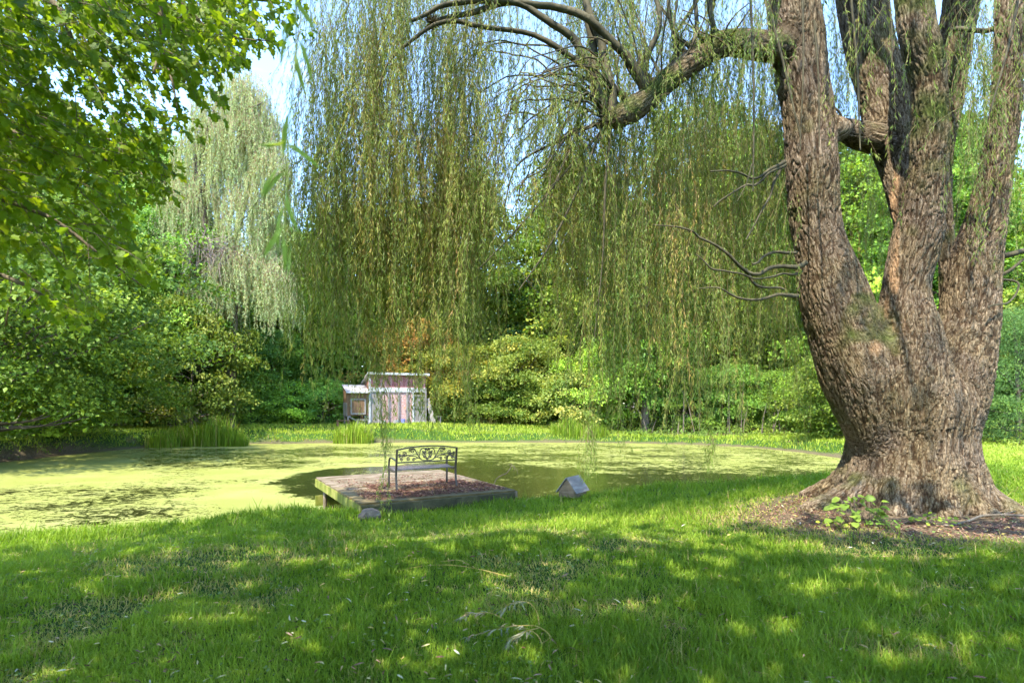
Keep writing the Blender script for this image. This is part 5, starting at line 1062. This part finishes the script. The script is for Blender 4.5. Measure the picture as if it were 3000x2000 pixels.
b0 = np.stack([x, y, z - .004], -1); up = np.array([0, 0, 1.])
m1 = b0 + o_ * .3 + up * (H_ * .55)[:, None]; tp = b0 + o_ + up * (H_ * np.where(le > H_ * .8, .75, 1))[:, None]
V = np.stack([b0 - s, b0 + s, m1 + s * .8, m1 - s * .8, tp], 1).astype(np.float32); i_ = np.arange(n_)[:, None] * 5
tn = .34 + .22 * n2(x, y, 1.1, 85, 2) + .30 * (y > 18) + rng.normal(0, .10, n_) - .12 * lush  # far-bank blades lighter and yellower: sunlight put into their colour
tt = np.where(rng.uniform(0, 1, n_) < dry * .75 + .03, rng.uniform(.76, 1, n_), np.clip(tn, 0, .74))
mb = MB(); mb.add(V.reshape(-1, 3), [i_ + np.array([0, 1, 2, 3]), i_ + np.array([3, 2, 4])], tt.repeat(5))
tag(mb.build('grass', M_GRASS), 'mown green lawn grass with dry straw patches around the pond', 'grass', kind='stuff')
print('grass blades', n_)

mb = MB(); n_ = 15000; d = np.exp(rng.uniform(math.log(2.7), math.log(13), n_)); x = rng.uniform(-1, 1, n_) * d; y = d; k = (samp(SDG, x, y) > .5) & (rng.uniform(0, 1, n_) < .25 + .9 * n2(x, y, 1.2, 95)); x, y = x[k], y[k]; n_ = len(x)
pos = np.stack([x, y, ground_z(x, y) + rng.uniform(.01, .06, n_)], -1); a = rng.uniform(0, 6.283, n_); z = rng.uniform(.010, .024, n_) * (1 + y / 10)
leaves(mb, pos, np.stack([np.cos(a), np.sin(a), rng.uniform(-.1, .5, n_)], -1), nrm(rng.normal(0, .35, (n_, 3)) + [0, 0, 1]), z, z * .8, np.clip(rng.normal(.5, .14, n_), 0, 1), OVAL)
tag(mb.build('clover', M_WEED), 'small round leaved clover and weeds growing in the lawn', 'weeds', kind='stuff')
# fallen leaves on the lawn
mb = MB(); n_ = 1700; d = np.exp(rng.uniform(math.log(2.8), math.log(12), n_)); x = rng.uniform(-1, 1, n_) * d; y = d; k = (samp(SDG, x, y) > .9) & (np.hypot(x - WX, y - WY) > 1.3); x, y = x[k], y[k]; n_ = len(x)
pos = np.stack([x, y, ground_z(x, y) + rng.uniform(.025, .07, n_)], -1); a = rng.uniform(0, 6.283, n_)
leaves(mb, pos, np.stack([np.cos(a), np.sin(a), rng.normal(0, .2, n_)], -1), nrm(rng.normal(0, .45, (n_, 3)) + [0, 0, 1]), rng.uniform(.04, .085, n_), rng.uniform(.008, .014, n_), np.where(rng.uniform(0, 1, n_) < .6, rng.uniform(.62, 1, n_), rng.uniform(0, .7, n_)), OVAL)
tag(mb.build('fallen_leaves', M_LIT), 'yellow and pale fallen willow leaves strewn on the lawn', 'leaves', kind='stuff')
mb = MB(); n_ = 11000; a = rng.uniform(0, 6.283, n_); r_ = rng.uniform(.85, 2.7, n_) ** 1; x = WX + r_ * np.cos(a) * 1.3; y = WY - .7 + r_ * np.sin(a) * .95; k = rng.uniform(0, 1, n_) < sst(2.8, 1.5, r_ + .5 * n2(x, y, 1.4, 91)); k &= y < 9.6; x, y = x[k], y[k]; n_ = len(x)
pos = np.stack([x, y, ground_z(x, y) + rng.uniform(.005, .035, n_)], -1); a = rng.uniform(0, 6.283, n_)
leaves(mb, pos, np.stack([np.cos(a), np.sin(a), rng.normal(0, .3, n_)], -1), nrm(rng.normal(0, .5, (n_, 3)) + [0, 0, 1]), rng.uniform(.03, .075, n_), rng.uniform(.010, .022, n_), rng.beta(1.6, 2.2, n_), LANCE)
tag(mb.build('leaf_litter', M_LIT), 'brown and pink leaf litter round the foot of the big willow', 'leaf litter', kind='stuff')

# small plants at the foot of the willow
def plant(px, py, d, r_, h, n_, ls, label, tint=(1, 1, 1), on=None):
    x = (px - 1500) * d / F; z0 = gz(x, d); th = thing('seedling', (x, d, z0), label, 'plant', 'small plants at the foot of the big willow'); mb = MB(); st = MB()
    a = rng.uniform(0, 6.283, n_); q = np.sqrt(rng.uniform(0, 1, n_)) * r_; pos = np.stack([q * np.cos(a), q * np.sin(a) * .7, h * rng.uniform(.25, 1, n_) * (1 - .5 * (q / r_)**2)], -1)
    tubes(st, np.stack([pos * [.25, .25, 0], pos * [.7, .7, .6], pos], 1), np.full((n_, 3), .0025), 4)
    z = ls * rng.uniform(.6, 1.2, n_); leaves(mb, pos, np.stack([np.cos(a), np.sin(a) - .5, rng.uniform(-.6, .1, n_)], -1), nrm(rng.normal(0, .3, pos.shape) + [0, -.5, .9]), z, z * .72, np.clip(rng.normal(.62, .12, n_), 0, 1), OVAL)
    c = mb.build('leaves', M_LEAF, th); c.color = (*tint, 1); st.build('stalks', M_TWIG, th)
plant(2505, 1480, 7.65, .34, .42, 46, .12, 'broad leaved green seedling against the left root of the big willow', (.8, .85, .9))
plant(2440, 1488, 7.55, .22, .14, 22, .07, 'small yellow-green plant left of the broad leaved seedling', (1.2, 1.1, .8))
plant(2590, 1492, 7.45, .20, .14, 60, .045, 'low dark green cushion plant in front of the big willow', (.6, .75, .7))
plant(2735, 1495, 7.5, .26, .16, 34, .06, 'light green weed at the foot of the big willow, right of the cushion plant', (1, 1, .8))
plant(2550, 1475, 7.6, .2, .5, 22, .09, 'climbing leafy shoot between the seedling and the big willow trunk', (.75, .85, .8))

# fallen sticks and twigs
def stick(name, rows, label, forks=(), mat=None, cat='branch'):
    mb = MB()
    def g_(rows):
        q = []
        for px, py, r_, hz_ in rows:
            dd = 1.55 * F / (py - 1180)
            for _ in range(4): z_ = gz((px - 1500) * dd / F, dd); dd = (EYE - z_ - hz_) * F / (py - 1180)
            q.append(((px - 1500) * dd / F, dd, z_ + hz_, r_))
        q = smoothline(q, 26); tubes(mb, q[None, :, :3], q[None, :, 3], 7); return q
    q = g_(rows)
    for f_ in forks: g_(f_)
    o = mb.build(name, mat or M_DEAD, None, True); tag(o, label, cat); return q
stick('fallen_branch', [(2625, 1537, .005, .01), (2700, 1523, .009, .03), (2760, 1537, .012, .02), (2830, 1527, .015, .03), (2895, 1508, .016, .06), (2960, 1508, .017, .08), (3060, 1516, .018, .06)], 'long pale fallen branch on the ground right of the big willow', mat=M_POST, forks=[[(2930, 1508, .010, .09), (2960, 1500, .006, .1), (2975, 1496, .003, .1)]])
M_YTW = noise_mat('yellow_twig', [(.3, (.28, .19, .05)), (.7, (.45, .33, .10))], scale=8)
def leafy(name, stems, label, nl):
    th = None; mbs, mbl = MB(), MB()
    for rows in stems:
        q = []
        for px, py, hz_ in rows:
            dd = 1.55 * F / (py - 1180)
            for _ in range(3): z_ = gz((px - 1500) * dd / F, dd); dd = (EYE - z_ - hz_) * F / (py - 1180)
            q.append(((px - 1500) * dd / F, dd, z_ + hz_))
        q = smoothline(q, 24); tubes(mbs, q[None], np.linspace(.0035, .0015, 24)[None], 5)
        i_ = rng.integers(8, 24, nl); n_ = len(i_); tg = nrm(np.gradient(q, axis=0))[i_]
        leaves(mbl, q[i_], tg * .7 + rng.normal(0, .5, (n_, 3)) * [1, 1, .3] - [.1, .3, .1], rng.normal(0, .5, (n_, 3)) + [0, 0, 1], rng.uniform(.06, .10, n_), rng.uniform(.008, .013, n_), rng.uniform(.1, .95, n_), OVAL)
        if th is None: th = thing(name, tuple(q[0]), label, 'twig')
    under(mbs.build('stem', M_YTW), th); under(mbl.build('leaves', leaf_dry), th)
leaf_dry = leaf_mat('wilted_leaf', [(0, (.10, .13, .06)), (.4, (.24, .26, .16)), (.75, (.34, .30, .18)), (1, (.38, .24, .10))], trans=.2)
leafy('fallen_twig', [[(1585, 1885, .02), (1612, 1865, .05), (1578, 1835, .09), (1520, 1832, .09), (1440, 1845, .06), (1370, 1865, .04)], [(1580, 1830, .05), (1572, 1790, .13), (1550, 1765, .2), (1500, 1765, .17), (1465, 1790, .08)],
                      [(1578, 1838, .08), (1530, 1855, .1), (1495, 1880, .05), (1485, 1895, .03)], [(1480, 1815, .04), (1440, 1795, .09), (1390, 1795, .1), (1340, 1812, .04)], [(1590, 1890, .03), (1575, 1860, .09), (1550, 1845, .11), (1510, 1870, .05)]], 'curled yellow willow twig with wilted leaves lying on the lawn', 22)
leafy('fallen_twig', [[(1490, 1688, .03), (1420, 1670, .05), (1330, 1655, .06), (1230, 1658, .04), (1180, 1668, .03)], [(1375, 1655, .05), (1345, 1640, .07), (1290, 1644, .04)]], 'long thin yellow twig lying on the lawn below the dock', 2)
mb = MB(); a_ = np.array(P(1440, 1422, 15.2)); q = smoothline([(a_[0], a_[1], -.1), P(1462, 1395, 15.2), P(1485, 1385, 15.2), P(1500, 1362, 15.2)], 12); tubes(mb, q[None], np.linspace(.014, .007, 12)[None], 6)
for e in ((1518, 1390), (1506, 1382), (1490, 1362)): tubes(mb, smoothline([P(1500, 1362, 15.2), P((1500 + e[0]) / 2 + 3, (1362 + e[1]) / 2 - 4, 15.2), P(*e, 15.2)], 6)[None], np.linspace(.006, .003, 6)[None], 4)
tag(mb.build('stick', M_TRUNK, None, True), 'bare stick poking out of the open water right of the bench', 'stick')
print('faces', sum(len(m_.polygons) for m_ in bpy.data.meshes))
